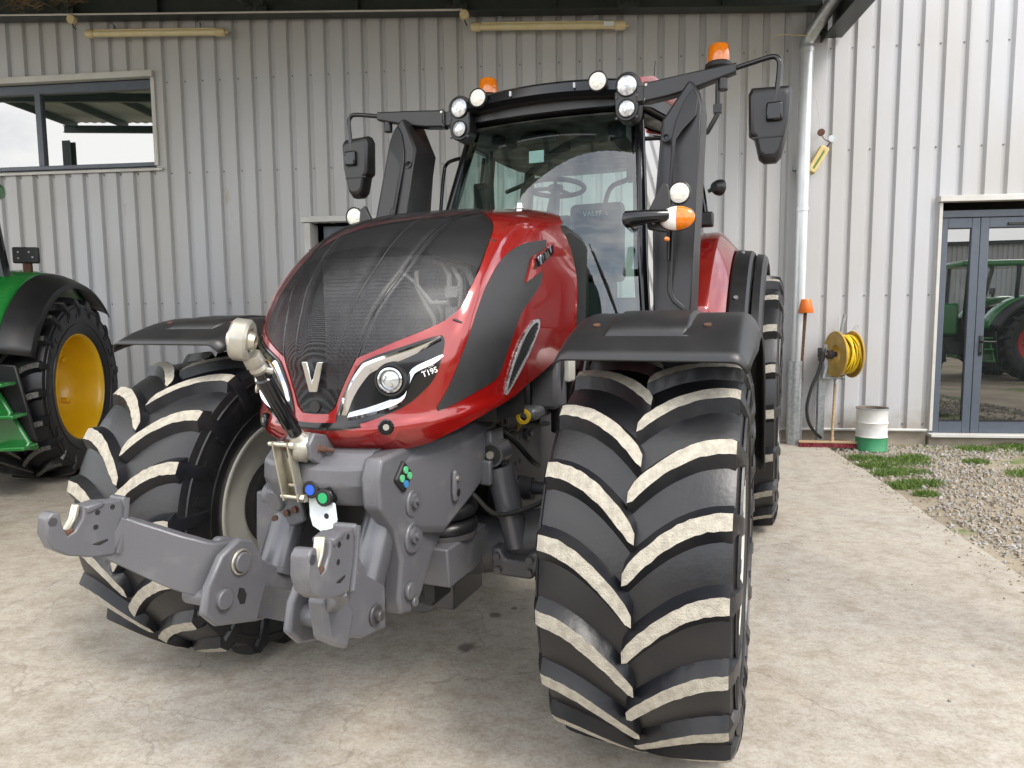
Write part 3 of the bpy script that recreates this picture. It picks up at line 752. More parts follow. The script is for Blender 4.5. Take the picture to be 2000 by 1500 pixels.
# ---- axle, frame, suspension
m = MB()
m.tube([(0, -.80, .72), (0, -.55, .70), (0, -.3, .64), (0, 0, .60), (0, .3, .64), (0, .55, .70), (0, .80, .72)], [.12, .115, .12, .16, .12, .115, .12], 20, flat=1.15)
m.build("front_axle", "cast_dark", TRACTOR, ang=50)
for sg in (-1, 1):
    k = MB(); k.cyl((0.0, sg * .70, .50), (0, sg * .70, .96), .085, 20); k.cyl((0, sg * .66, .725), (0, sg * .86, .725), .15, 24)
    k.cyl((.02, sg * .64, .86), (.02, sg * .64, .93), .075, 16); k.tube([(.0, sg * .70, .62), (.12, sg * .68, .60), (.20, sg * .60, .60)], .045, 10)
    k.build("steering_knuckle", "cast_dark", TRACTOR, ang=40, bevel=.006)
    c = MB(); c.cyl((.03, sg * .62, .82), (.03, sg * .62, .85), .06, 18); c.cyl((.03, sg * .62, .85), (.03, sg * .62, .87), .026, 6)
    c.build("kingpin_cap", "cast_grey", TRACTOR, bevel=.003)
    s = MB(); s.tube([(-.12, sg * .30, .86), (-.12, sg * .46, .865)], .05, 14); s.tube([(-.12, sg * .42, .865), (-.12, sg * .72, .88)], .028, 12)
    for i in range(4): s.cyl((-.12, sg * (.385 + .022 * i), .864), (-.12, sg * (.398 + .022 * i), .864), .056 - .003 * i, 14)
    s.build("drive_shaft", "cast_dark", TRACTOR)
    # suspension cylinder
    top, bot = Vector((.10, sg * .385, 1.06)), Vector((.10, sg * .48, .66)); d = (bot - top).normalized()
    s = MB(); s.cyl(top + d * .06, top + d * .25, .058, 24); s.cyl(top + d * .252, bot - d * .02, .051, 24); s.cyl(top + d * .245, top + d * .256, .060, 24)
    s.cyl(top + Vector((-.05, 0, 0)), top + Vector((.055, 0, 0)), .050, 20)
    su = s.build("suspension_cylinder", "cylinder_grey", TRACTOR, ang=40)
    s = MB(); s.cyl(top + Vector((.055, 0, 0)), top + Vector((.070, 0, 0)), .016, 14); s.build("pin", "zinc_white", su)
    s = MB(); s.cyl(top + Vector((.050, 0, 0)), top + Vector((.0585, 0, 0)), .040, 18); s.build("bush", "black_matte", su)
    y0, y1 = sg * .40, sg * .60
    s = MB(); s.prism([(y0, .625), (sg * .43, .585), (sg * .57, .585), (y1, .64), (y1, .70), (sg * .56, .69), (sg * .54, .655), (sg * .46, .655), (sg * .44, .695), (y0, .70)], 'x', .02, .20)
    ck = s.build("lower_bracket", "cast_dark", TRACTOR, bevel=.012, seg=3)
    each("bolt", "cast_dark", ck, [lambda q, yy=yy, zz=zz: q.cyl((.20, sg * yy, zz), (.212, sg * yy, zz), .015, 12) for yy, zz in ((.425, .665), (.43, .61), (.565, .665), (.56, .615))])
# air bellows
b = MB(); prof = []
for zc in (.735, .800):
    for i in range(9):
        a = -math.pi / 2 + math.pi * i / 8; prof.append((.105 + .035 * math.cos(a), zc + .031 * math.sin(a)))
for sg in (-1, 1):
    b = MB(); b.lathe(prof, (.26, sg * .22, .06), 'z', 28); b.build("air_bellows", "rubber_side", TRACTOR, ang=60)
    q = MB(); q.prism([(.10, .60), (.42, .60), (.44, .755), (.08, .755)], 'y', sg * .13, sg * .33); q.build("bellows_seat", "cast_grey", TRACTOR, bevel=.008)
    q = MB(); q.cyl((.26, sg * .22, .755), (.26, sg * .22, .775), .135, 28); q.build("bellows_clamp", "cast_dark", TRACTOR)
q = MB(); q.box((-.05, 0, .42), (.30, .36, .12)); q.cyl((-.2, .0, .46), (.1, 0, .46), .14, 20); q.build("differential_housing", "cast_dark", TRACTOR, bevel=.01)
q = MB(); q.box((.30, .20, .57), (.10, .05, .14)); q.box((.27, .20, .50), (.16, .03, .03)); q.build("lower_hook", "black_matte", TRACTOR, bevel=.006)

# frame side plates
for sg in (-1, 1):
    m = MB(); y = sg * .295
    m.prism([(-.62, .60), (-.20, .62), (-.10, .86), (-.02, .98), (.16, 1.02), (.20, 1.16), (.02, 1.22), (-.16, 1.24), (-.62, 1.16)], 'y', y - .03, y + .03)
    fp = m.build("frame_plate", "cast_dark", TRACTOR, bevel=.006)
    m = MB(); yy = y + sg * .031
    m.box((-.235, yy, 1.00), (.15, .014, .19)); pl_ = m.build("mounting_plate", "cast_dark", fp, bevel=.004)
    each("bolt_hole", "black_matte", fp, [lambda q, i=i, j=j: q.cyl((-.29 + .055 * i, yy + sg * .006, .945 + .11 * j), (-.29 + .055 * i, yy + sg * .0085, .945 + .11 * j), .012, 14) for i in range(3) for j in range(2)])
    each("bolt", "cast_grey", fp, [lambda q, x=x, z=z: (q.cyl((x, yy - sg * .004, z), (x, yy + sg * .016, z), .034, 18), q.cyl((x, yy + sg * .012, z), (x, yy + sg * .03, z), .018, 6)) for x, z in ((-.40, 1.06), (-.52, 1.10), (-.42, .80))])
# gearbox, engine sump and belly between the frames: dark mass
m = MB(); m.box((-1.2, 0, .85), (2.0, .52, .75)); m.box((-2.9, 0, .95), (1.2, .7, .8)); m.cyl((-2.995, -.75, .955), (-2.995, .75, .955), .17, 20)
m.build("transmission", "cast_dark", TRACTOR, bevel=.05)
m = MB(); m.box((-.35, 0, 1.22), (1.0, .56, .34)); m.cyl((-.1, .18, 1.22), (-.1, .34, 1.22), .09, 18); m.build("engine", "cast_dark", TRACTOR, bevel=.03)
# engine bay clutter seen below the bonnet on the left
eb_ = MB(); eb_.box((-.50, .40, 1.30), (.16, .14, .26)); eb_.box((-.42, .36, 1.16), (.25, .10, .06)); eb_.build("engine_housing", "cast_grey", TRACTOR, bevel=.02)
eb_ = MB(); eb_.box((-.60, .47, 1.40), (.10, .05, .22)); eb_.build("fuse_box", "rim_grey", TRACTOR, bevel=.01)
eb_ = MB(); eb_.tube([(-.52, .45, 1.52), (-.5, .46, 1.35), (-.5, .44, 1.2), (-.56, .42, 1.05)], .024, 10); eb_.tube([(-.66, .44, 1.5), (-.64, .47, 1.3), (-.7, .45, 1.1)], .018, 10)
eb_.tube([(-.7, .33, 1.06), (-.4, .35, 1.10), (-.1, .34, 1.12)], .013, 8); eb_.build("hoses", "black_matte", TRACTOR)
eb_ = MB(); eb_.lathe([(0, -.02), (.05, -.015), (.065, .02), (.07, .05), (.05, .09), (.0, .1)], (-.62, .60, 1.36), 'y', 22); eb_.build("reservoir", "trim_white", TRACTOR, ang=60)
yl = MB(); yl.lathe([(.018, -.006), (.033, -.006), (.033, .006), (.018, .006)], (-.17, .40, 1.17), 'x', 22, closed=True); yl.tube([(-.175, .385, 1.145), (-.24, .34, 1.10)], .010, 8)
hs_ = MB(); hs_.tube(spline([(.28, .36, .93), (.22, .44, .84), (.10, .56, .86), (.03, .60, .90), (.03, .62, .88)], 6), .010, 8); hs_.build("sensor_hose", "black_matte", TRACTOR, ang=60)
hs_ = MB(); hs_.tube(spline([(.02, .34, 1.16), (-.06, .40, 1.08), (-.16, .44, .98), (-.30, .42, .93)], 6), .012, 8); hs_.build("brake_hose", "black_matte", TRACTOR, ang=60)
mat("yellow", (0.62, 0.43, 0.02), 0.4, col2=(0.55, 0.37, 0.02))
yl.build("dipstick_ring", "yellow", TRACTOR)
# ------------------------------------------------------------------ bonnet: a surface of horizontal slices, (u, z) -> point
ZN = [1.05, 1.10, 1.15, 1.20, 1.24, 1.29, 1.36, 1.46, 1.54, 1.62, 1.70, 1.763, 1.84, 1.92, 1.98, 2.03, 2.07, 2.11, 2.15, 2.19, 2.205]
NN = [.58, .64, .70, .755, .765, .748, .742, .735, .712, .677, .628, .570, .495, .390, .265, .09, -.12, -.36, -.6, -.86, -1.0]
ZW = [1.05, 1.15, 1.25, 1.4, 1.55, 1.7, 1.8, 1.9, 2.0, 2.08, 2.14, 2.19, 2.205]
WW = [.40, .45, .485, .505, .52, .525, .52, .495, .46, .42, .37, .30, .22]
_zz = np.linspace(1.0, 2.26, 400)
def _smooth(xs, ys, k=11):
    v = np.interp(_zz, xs, ys); p = np.pad(v, k // 2, mode='edge')
    return np.convolve(p, np.ones(k) / k, mode='valid')
_nn, _ww = _smooth(ZN, NN, 13), _smooth(ZW, WW, 25)
HP, HL, XR = 2.2, .55, -.95
def hoodpt(u, z):
    n = float(np.interp(z, _zz, _nn)); w = float(np.interp(z, _zz, _ww)); s = -1 if u < 0 else 1; u = abs(u)
    if u <= 1:
        th = u * math.pi / 2; x = n - HL * (1 - max(0, math.cos(th)) ** (2 / HP)); y = w * math.sin(th) ** (2 / HP)
    else:
        x = n - HL - (u - 1) * max(0.0, n - HL - XR); y = w
    return Vector((max(x, XR), s * y, z))
def hoodn(u, z):
    e = .012
    a = hoodpt(u + e, z) - hoodpt(u - e, z); b = hoodpt(u, z + e) - hoodpt(u, z - e)
    n = a.cross(b)
    return n.normalized() if n.length > 1e-9 else Vector((0, 0, 1))
def hoodat(u, z, off=0.0): return hoodpt(u, z) + hoodn(u, z) * off
def chaikin(p, it=2, keep=()):
    for _ in range(it):
        q = []; n = len(p)
        for i in range(n):
            a, b, c = p[i - 1], p[i], p[(i + 1) % n]
            if tuple(b) in keep: q.append(b)
            else: q += [tuple(b[k] * .75 + a[k] * .25 for k in (0, 1)), tuple(b[k] * .75 + c[k] * .25 for k in (0, 1))]
        p = q
    return p
def hood_panel(name, poly, off, thick, material, parent, du=.03, dz=.022, offf=None, ang=40, mirror=False):
    bm = bmesh.new()
    f = bm.faces.new([bm.verts.new((u, z, 0)) for u, z in poly])
    us = [p[0] for p in poly]; zs = [p[1] for p in poly]
    def cut(co, no):
        bmesh.ops.bisect_plane(bm, geom=bm.verts[:] + bm.edges[:] + bm.faces[:], plane_co=co, plane_no=no, dist=1e-5)
    k = math.ceil(min(us) / du)
    while k * du < max(us): cut((k * du, 0, 0), (1, 0, 0)); k += 1
    k = math.ceil(min(zs) / dz)
    while k * dz < max(zs): cut((0, k * dz, 0), (0, 1, 0)); k += 1
    bm.verts.index_update()
    vs, fs = [], []
    P2 = [(v.co.x, v.co.y) for v in bm.verts]; nv = len(P2)
    for u, z in P2: vs.append(hoodat(u, z, off + (offf(u, z) if offf else 0)))
    for fa in bm.faces: fs.append(tuple(v.index for v in fa.verts))
    low = {}
    for e in bm.edges:
        if len(e.link_faces) == 1:
            a, b = e.verts[0].index, e.verts[1].index
            for q in (a, b):
                if q not in low:
                    low[q] = len(vs); vs.append(hoodat(*P2[q], off - thick))
            fs.append((a, b, low[b], low[a]))
    bm.free()
    m = MB(); m.add([tuple(v) for v in vs], fs)
    if mirror: m.mirror_y()
    return m.build(name, material, parent, ang=ang)
def both(fn):
    for sg in (1, -1): fn(sg)

def mesh_grille_mat():
    m = bpy.data.materials.new("grille_mesh"); m.use_nodes = True
    n, l = m.node_tree.nodes, m.node_tree.links; b = n["Principled BSDF"]
    b.inputs["Base Color"].default_value = (0.009, 0.009, 0.0105, 1); b.inputs["Roughness"].default_value = 0.42
    tc = n.new("ShaderNodeTexCoord")
    v = n.new("ShaderNodeTexVoronoi"); v.inputs["Scale"].default_value = 330; v.inputs["Randomness"].default_value = 0.12
    l.new(tc.outputs["Object"], v.inputs["Vector"])
    bp = n.new("ShaderNodeBump"); bp.inputs["Strength"].default_value = 0.08; bp.inputs["Distance"].default_value = 0.003
    l.new(v.outputs["Distance"], bp.inputs["Height"]); l.new(bp.outputs["Normal"], b.inputs["Normal"])
    r = n.new("ShaderNodeMapRange"); r.inputs["From Min"].default_value = 0.42; r.inputs["From Max"].default_value = 0.54
    r.inputs["To Min"].default_value = 0.85; r.inputs["To Max"].default_value = 0.0
    l.new(v.outputs["Distance"], r.inputs["Value"])
    t = n.new("ShaderNodeBsdfTransparent"); mx_ = n.new("ShaderNodeMixShader")
    l.new(r.outputs["Result"], mx_.inputs[0]); l.new(b.outputs[0], mx_.inputs[1]); l.new(t.outputs[0], mx_.inputs[2])
    l.new(mx_.outputs[0], n["Material Output"].inputs["Surface"]); MATS["grille_mesh"] = m
mesh_grille_mat()
mat("side_mesh", (0.011, 0.011, 0.012), 0.5, col2=(0.014, 0.0135, 0.014), scale=20, bump=0.15, bscale=520)
mat("alloy", (0.42, 0.42, 0.43), 0.45, 0.5, (0.30, 0.30, 0.31), 20)
mat("headliner", (0.27, 0.275, 0.27), 0.8, col2=(0.07, 0.07, 0.075), scale=6)
mat("lens_white", (0.78, 0.77, 0.70), 0.18, col2=(0.70, 0.69, 0.62), scale=60, coat=0.6)
mat("lamp_yellow", (0.80, 0.76, 0.50), 0.3)
mat("amber", (0.75, 0.20, 0.005), 0.16, col2=(0.62, 0.15, 0.004), scale=40, coat=0.8)
mat("dash", (0.03, 0.03, 0.033), 0.6)
mat("white_paint", (0.70, 0.70, 0.68), 0.35)
mat("white_plate", (0.72, 0.74, 0.74), 0.25, col2=(0.62, 0.68, 0.70), scale=5)
mat("blue_cap", (0.02, 0.10, 0.55), 0.35); mat("green_cap", (0.02, 0.36, 0.12), 0.35)

GR = [(0, 1.285), (.075, 1.289), (.110, 1.371), (.166, 1.473), (.29, 1.519), (.43, 1.564), (.535, 1.606), (.578, 1.65), (.598, 1.751), (.61, 1.852), (.608, 1.93), (.57, 1.98), (.457, 2.028), (.20, 2.094), (0, 2.110)]
core = chaikin(GR, 1, keep={(0, 1.285), (0, 2.110), (.166, 1.473)})
core = [p for p in core if p[0] > 1e-6]
GRo = [(0, 1.285)] + core + [(0, 2.110)]
rest = [(0, 2.188), (.3, 2.186), (.55, 2.165), (.70, 2.142), (.80, 2.122), (.90, 2.09), (1.15, 2.04), (1.45, 1.985), (1.55, 1.93), (1.60, 1.83), (1.64, 1.70), (1.66, 1.56), (1.60, 1.475), (1.518, 1.439),
        (1.237, 1.358), (1.005, 1.301), (.849, 1.270), (.677, 1.223), (.51, 1.178), (.377, 1.158), (.249, 1.146), (.136, 1.142), (0, 1.140)]
def crease(u, z):
    """pressed ridge between the grille opening and the side insert, and a folded chin line"""
    uc = float(np.interp(z, [1.30, 1.45, 1.60, 1.75, 1.88, 1.96, 2.02], [.50, .585, .618, .634, .650, .690, .76]))
    k1 = .5 + .5 * math.cos(math.pi * min(1.0, abs(u - uc) / .06)); k1 *= min(1, max(0, (z - 1.42) / .12)) * min(1, max(0, (2.03 - z) / .06))
    k2 = (.5 + .5 * math.cos(math.pi * min(1.0, abs(z - (1.205 + .10 * min(1.0, u))) / .035))) * min(1, max(0, (u - .10) / .12)) * min(1, max(0, (1.3 - u) / .3))
    return .007 * k1 + .006 * k2
hood = hood_panel("bonnet", GRo + rest, 0.0, 0.016, "red_paint", TRACTOR, mirror=True, du=.0125, dz=.009, offf=crease, ang=40)
def ridge(u, z):
    ur = float(np.interp(z, [1.28, 1.38, 1.483, 1.623, 1.763, 1.92, 2.0, 2.1], [.09, .125, .166, .196, .252, .30, .312, .34])); a = abs(u)
    t = min(1, max(0, (ur + .016 - a) / .034)); s1 = t * t * (3 - 2 * t) * min(1, max(0, (z - 1.42) / .1))
    ch = math.exp(-((a - .42 * ur) / (.10 * ur)) ** 2) * min(1, max(0, (z - 1.47) / .06)) * min(1, max(0, (2.06 - z) / .1))
    seam = math.exp(-((a - ur - .020) / .014) ** 2)
    return .012 * s1 - .006 * ch - .005 * seam
sh = [(u - (.006 if u > .01 else 0), z) for u, z in GRo]
grille = hood_panel("grille", sh + [(-u, z) for u, z in reversed(sh) if u > 1e-6], -0.003, 0.006, "grille_mesh", hood, du=.0085, dz=.0125, offf=ridge)
LN = [(u, z) for u, z in [(0, 1.90), (.2, 1.885), (.45, 1.84), (.62, 1.80), (.64, 1.93), (.60, 2.0), (.47, 2.05), (.22, 2.112), (0, 2.128)]]
hood_panel("bonnet_liner", LN + [(-u, z) for u, z in reversed(LN) if u > 1e-6], -.030, .004, "black_matte", hood, du=.04, dz=.03)
for sg in (1, -1):
    zs_ = np.linspace(1.475, 2.075, 40); us_ = np.interp(zs_, [1.28, 1.38, 1.483, 1.623, 1.763, 1.92, 2.0, 2.1], [.09, .125, .166, .196, .252, .30, .312, .34]) + .004
    q = MB(); q.tube([hoodat(sg * u, z, -.003 + ridge(u, z) + .0012) for u, z in zip(us_, zs_)], .0032, 6); q.build("grille_seam", "black_gloss", grille, ang=60)
    q = MB(); q.tube([hoodat(sg * u * .52, z, -.003 + ridge(u * .52, z) + .0006) for u, z in zip(us_, zs_)], .0018, 6); q.build("grille_seam", "black_plastic", grille, ang=60)
# radiator pack and pipes that show through the mesh
m = MB(); m.box((.22, 0, 1.58), (.05, .66, .54)); m.build("radiator", "alloy", TRACTOR, bevel=.004)
m = MB()
for i in range(34): m.box((.248, 0, 1.33 + i * .0152), (.012, .64, .0045))
m.build("cooling_fins", "alloy", TRACTOR); 
m = MB()
for y, a, b in ((.30, 1.36, 1.76), (.345, 1.36, 1.74), (.27, 1.36, 1.62)): m.tube([(.33, y, a), (.33, y, b), (.30, y - .04, b + .05)], .010, 8)
m.tube([(.36, .25, 1.38), (.36, .25, 1.60), (.36, .18, 1.72), (.36, .18, 1.78)], .009, 8); m.tube([(.36, .31, 1.66), (.36, .24, 1.66), (.36, .17, 1.74), (.33, .10, 1.78)], .009, 8)
m.box((.34, .32, 1.62), (.03, .05, .05)); m.box((.34, .32, 1.70), (.03, .05, .04)); m.tube([(.28, .38, 1.36), (.28, .38, 1.72), (.26, .34, 1.79), (.25, .2, 1.82)], .016, 8)
m.build("cooler_pipes", "white_paint", TRACTOR)
m = MB(); m.box((.05, 0, 1.55), (.30, .86, .70)); m.box((.35, 0, 1.225), (.50, .55, .10)); m.build("fan_shroud", "black_matte", TRACTOR)

# side mesh insert, badge, vent
SM = [(1.075, 1.944), (1.0, 1.930), (.90, 1.912), (.826, 1.893), (.755, 1.862), (.70, 1.812), (.672, 1.74), (.655, 1.65), (.640, 1.54), (.610, 1.44), (.570, 1.36), (.515, 1.285), (.60, 1.306), (.70, 1.338), (.80, 1.366),
      (.855, 1.385), (.885, 1.43), (.915, 1.50), (.940, 1.57), (.965, 1.632), (1.03, 1.68), (1.085, 1.73), (1.098, 1.765), (1.055, 1.812), (1.08, 1.86)]
VENT = [(1.140, 1.602), (1.165, 1.575), (1.150, 1.535), (1.105, 1.465), (1.05, 1.41), (1.0, 1.365), (.955, 1.325), (.932, 1.312), (.928, 1.345), (.945, 1.40), (.975, 1.469), (1.015, 1.535), (1.075, 1.585)]
LAMP = [(.092, 1.272), (.104, 1.310), (.122, 1.363), (.176, 1.452), (.216, 1.474), (.357, 1.513), (.500, 1.549), (.524, 1.536), (.530, 1.50), (.522, 1.443), (.498, 1.395), (.45, 1.355), (.395, 1.318), (.307, 1.286), (.19, 1.255), (.11, 1.252)]
CHU = [(.106, 1.284), (.128, 1.363), (.184, 1.442), (.222, 1.464), (.365, 1.503), (.497, 1.542), (.508, 1.531), (.430, 1.496), (.310, 1.461), (.250, 1.440), (.205, 1.404), (.163, 1.348), (.138, 1.284)]
CHL = [(.150, 1.272), (.274, 1.295), (.370, 1.325), (.391, 1.365), (.408, 1.405), (.425, 1.424), (.491, 1.448), (.526, 1.472), (.522, 1.481), (.418, 1.446), (.394, 1.428), (.376, 1.39), (.358, 1.348), (.26, 1.318), (.150, 1.294)]
CHUa = [(.106, 1.284), (.128, 1.363), (.184, 1.442), (.222, 1.464), (.365, 1.503), (.497, 1.542)]
CHUb = [(.140, 1.284), (.166, 1.348), (.212, 1.408), (.252, 1.434), (.385, 1.476), (.510, 1.527)]
CHLa = [(.150, 1.268), (.274, 1.291), (.370, 1.322), (.391, 1.365), (.408, 1.403), (.425, 1.421), (.491, 1.445), (.528, 1.470)]
CHLb = [(.150, 1.294), (.26, 1.320), (.354, 1.350), (.372, 1.385), (.390, 1.424), (.416, 1.446), (.488, 1.470), (.524, 1.484)]
BADGE = [(.918, 1.738), (.918, 1.80), (.924, 1.842), (1.10, 1.912), (1.185, 1.932), (1.165, 1.885), (1.13, 1.855), (1.05, 1.797)]
def inside(p, poly):
    x, y = p; c = False; n = len(poly)
    for i in range(n):
        (x1, y1), (x2, y2) = poly[i], poly[(i + 1) % n]
        if (y1 > y) != (y2 > y) and x < (x2 - x1) * (y - y1) / (y2 - y1) + x1: c = not c
    return c
def S(poly, sg): return [(u * sg, z) for u, z in poly] if sg > 0 else [(-u, z) for u, z in reversed(poly)]
def ring(name, poly, width, off, thick, material, parent, sg):
    """raised rim along a closed outline"""
    m = MB(); n = len(poly); cu = sum(p[0] for p in poly) / n; cz = sum(p[1] for p in poly) / n; rows = []
    for u, z in poly + poly[:1]:
        d = Vector((cu - u, cz - z)); d = d * (width / max(d.length, 1e-6))
        a = hoodat(sg * u, z, off - thick); b = hoodat(sg * u, z, off); c = hoodat(sg * (u + d.x), z + d.y, off); e = hoodat(sg * (u + d.x), z + d.y, off - thick)
        rows.append([tuple(a), tuple(b), tuple(c), tuple(e)])
    m.loft(rows); return m.build(name, material, parent, ang=40)
def side_parts(sg):
    hood_panel("side_mesh", chaikin(S(SM, sg), 1), .0035, .008, "side_mesh", hood)
    hood_panel("lamp_housing", chaikin(S(LAMP, sg), 1), .0045, .008, "black_gloss", hood, du=.02, dz=.015)
    for A_, B_ in ((CHUa, CHUb), (CHLa, CHLb)):              # bevelled bars: outer edge, ridge, inner edge
        q = MB(); rows = []
        A2 = spline([(u, z, 0) for u, z in A_], 4); B2 = spline([(u, z, 0) for u, z in B_], 4)
        for a, b in zip(A2, B2):
            row = []
            for f, o_ in ((0, .002), (.0, .009), (.30, .017), (.62, .014), (1, .007), (1, .001)):
                row.append(tuple(hoodat(sg * (a.x + (b.x - a.x) * f), a.y + (b.y - a.y) * f, o_)))
            rows.append(row)
        q.loft(rows); q.add(rows[0], [tuple(range(6))]); q.add(rows[-1], [tuple(range(6))]); q.build("chrome_strip", "chrome", hood, ang=25)
    hood_panel("badge_panel", S(BADGE, sg), .014, .016, "red_paint", hood, ang=30)
    hood_panel("panel_gap", S([(.543, 1.598), (.549, 1.602), (.604, 1.586), (.600, 1.580)], sg), .0045, .006, "black_matte", hood, du=.012, dz=.008)
    # projector headlamp
    p = hoodat(sg * .318, 1.402, .002); nn = (hoodn(sg * .318, 1.402) + Vector((1.2, 0, .0))).normalized()
    fr_ = frame(p, Vector((0, 1, 0)).cross(nn) if abs(nn.y) < .9 else (1, 0, 0), Vector((0, 1, 0)))
    z = nn; x = z.orthogonal().normalized(); y = z.cross(x)
    M = Matrix(((x.x, y.x, z.x, p.x), (x.y, y.y, z.y, p.y), (x.z, y.z, z.z, p.z), (0, 0, 0, 1)))
    q = MB(); q.lathe([(.043, -.02), (.045, .012), (.042, .020), (.037, .023), (.034, .016)], n=32); q.xform(M); hl = q.build("headlamp", "chrome", hood)
    q = MB(); q.lathe([(.034, .012), (.022, .020), (.0, .024)], n=28); q.xform(M); q.build("lens", "head_lens", hl)
    q = MB()
    for k in range(5): q.lathe([(.047, -.01 + .006 * k), (.053, -.01 + .006 * k), (.053, -.007 + .006 * k), (.047, -.007 + .006 * k)], n=28, closed=True)
    q.xform(M); q.build("cooling_rings", "black_matte", hl)
    # model number
    a = hoodat(sg * .478, 1.424, .0065); t = (hoodat(sg * .494, 1.433, 0) - hoodat(sg * .460, 1.424, 0)).normalized() * sg
    if sg < 0: t = (hoodat(sg * .460, 1.424, 0) - hoodat(sg * .494, 1.433, 0)).normalized()
    nn = hoodn(sg * .47, 1.43); upv = nn.cross(t)
    text_mb("T195", .027, .001, M=Matrix(((t.x, upv.x, nn.x, a.x), (t.y, upv.y, nn.y, a.y), (t.z, upv.z, nn.z, a.z), (0, 0, 0, 1))), bold=.0006).build("model_number", "white_paint", hood, ang=0)
    # maker's lettering on the badge
    a = hoodat(sg * 1.045, 1.850, .018); t = (hoodat(1.13 * sg, 1.892, 0) - hoodat(.99 * sg, 1.832, 0)).normalized() * (1 if sg > 0 else -1)
    nn = hoodn(sg * 1.04, 1.856); upv = nn.cross(t)
    M2 = Matrix(((t.x, upv.x, nn.x, a.x), (t.y, upv.y, nn.y, a.y), (t.z, upv.z, nn.z, a.z), (0, 0, 0, 1)))
    U0, ZA, U1, ZB = .962, 1.812, 1.140, 1.890
    hood_panel("badge_plate", S([(U0 - .012, ZA - .022), (U0 - .008, ZA + .034), (U1 + .012, ZB + .030), (U1 + .006, ZB - .024)], sg), .0165, .004, "black_gloss", hood, ang=30)
    for i, ch in enumerate("VALTRA" if sg > 0 else "ARTLAV"):
        f = (i + .5) / 6; uc, zc = U0 + (U1 - U0) * f, ZA + (ZB - ZA) * f + .004
        a = hoodat(sg * uc, zc, .0185); nn = hoodn(sg * uc, zc)
        t = (hoodat(sg * (uc + .02), zc + .02 * (ZB - ZA) / (U1 - U0), 0) - hoodat(sg * (uc - .02), zc - .02 * (ZB - ZA) / (U1 - U0), 0)).normalized() * sg
        upv = nn.cross(t)
        text_mb(ch, .050, .005, M=Matrix(((t.x, upv.x, nn.x, a.x), (t.y, upv.y, nn.y, a.y), (t.z, upv.z, nn.z, a.z), (0, 0, 0, 1))), bold=.0010, squeeze=1.15).build("maker_letter", "chrome", hood, ang=0)
    # honeycomb vent
    hood_panel("vent_recess", chaikin(S(VENT, sg), 1), .0030, .006, "black_matte", hood)
    ring("vent_rim", chaikin(VENT, 1), .016, .009, .010, "alloy", hood, sg)
    q = MB(); hx = .012; ux = .026
    for i in range(-2, 14):
        for j in range(0, 30):
            cu = .90 + ux * (i + (.5 if j % 2 else 0)); cz = 1.30 + j * hx * .9
            if not inside((cu, cz), VENT): continue
            pts = [hoodat(sg * (cu + ux * .56 * math.sin(math.pi / 3 * k)), cz + hx * .62 * math.cos(math.pi / 3 * k), .0065) for k in range(7)]
            q.tube(pts, .0016, 4, caps=False)
    q.build("honeycomb", "black_plastic", hood, ang=0, fix=False)
    # lock and the pressed triangle beside it
    hood_panel("pressed_panel", S([(.195, 1.192), (.30, 1.222), (.36, 1.245), (.375, 1.236), (.355, 1.205), (.30, 1.186)], sg), .006, .008, "red_paint", hood, du=.02, dz=.012, ang=30)
    p = hoodat(sg * .318, 1.247, .001); z = hoodn(sg * .318, 1.247); x = z.orthogonal().normalized(); y = z.cross(x)
    M = Matrix(((x.x, y.x, z.x, p.x), (x.y, y.y, z.y, p.y), (x.z, y.z, z.z, p.z), (0, 0, 0, 1)))
    q = MB(); q.lathe([(.026, 0), (.026, .012), (.022, .016), (.012, .016), (.012, .010), (0, .010)], n=24); q.xform(M); lk = q.build("lock", "black_gloss", hood)
    q = MB(); q.cyl((0, 0, .010), (0, 0, .0155), .0105, 18); q.xform(M); q.build("lock_barrel", "zinc_white", lk)
m_ = mat("head_lens", (0.55, 0.57, 0.58), 0.05, 0.6, (0.42, 0.44, 0.46), 30, coat=1.0)
both(side_parts)
# black band across the nose and the chrome V
NB = [(-.21, 1.247), (-.10, 1.236), (0, 1.236), (.10, 1.236), (.21, 1.247), (.19, 1.266), (.09, 1.259), (0, 1.257), (-.09, 1.259), (-.19, 1.266)]
hood_panel("nose_band", NB, .006, .010, "black_gloss", hood, du=.02, dz=.01)
V = [(-.043, 1.462), (-.021, 1.462), (-.002, 1.395), (.021, 1.462), (.043, 1.462), (.016, 1.360), (-.016, 1.360)]
m = MB(); m.prism(V, 'x', .725, .757); m.build("logo", "chrome", hood, ang=20, bevel=.0025)
m = MB(); m.cyl((.735, 0, 1.31), (.750, 0, 1.31), .020, 20); m.build("emblem", "side_mesh", hood)
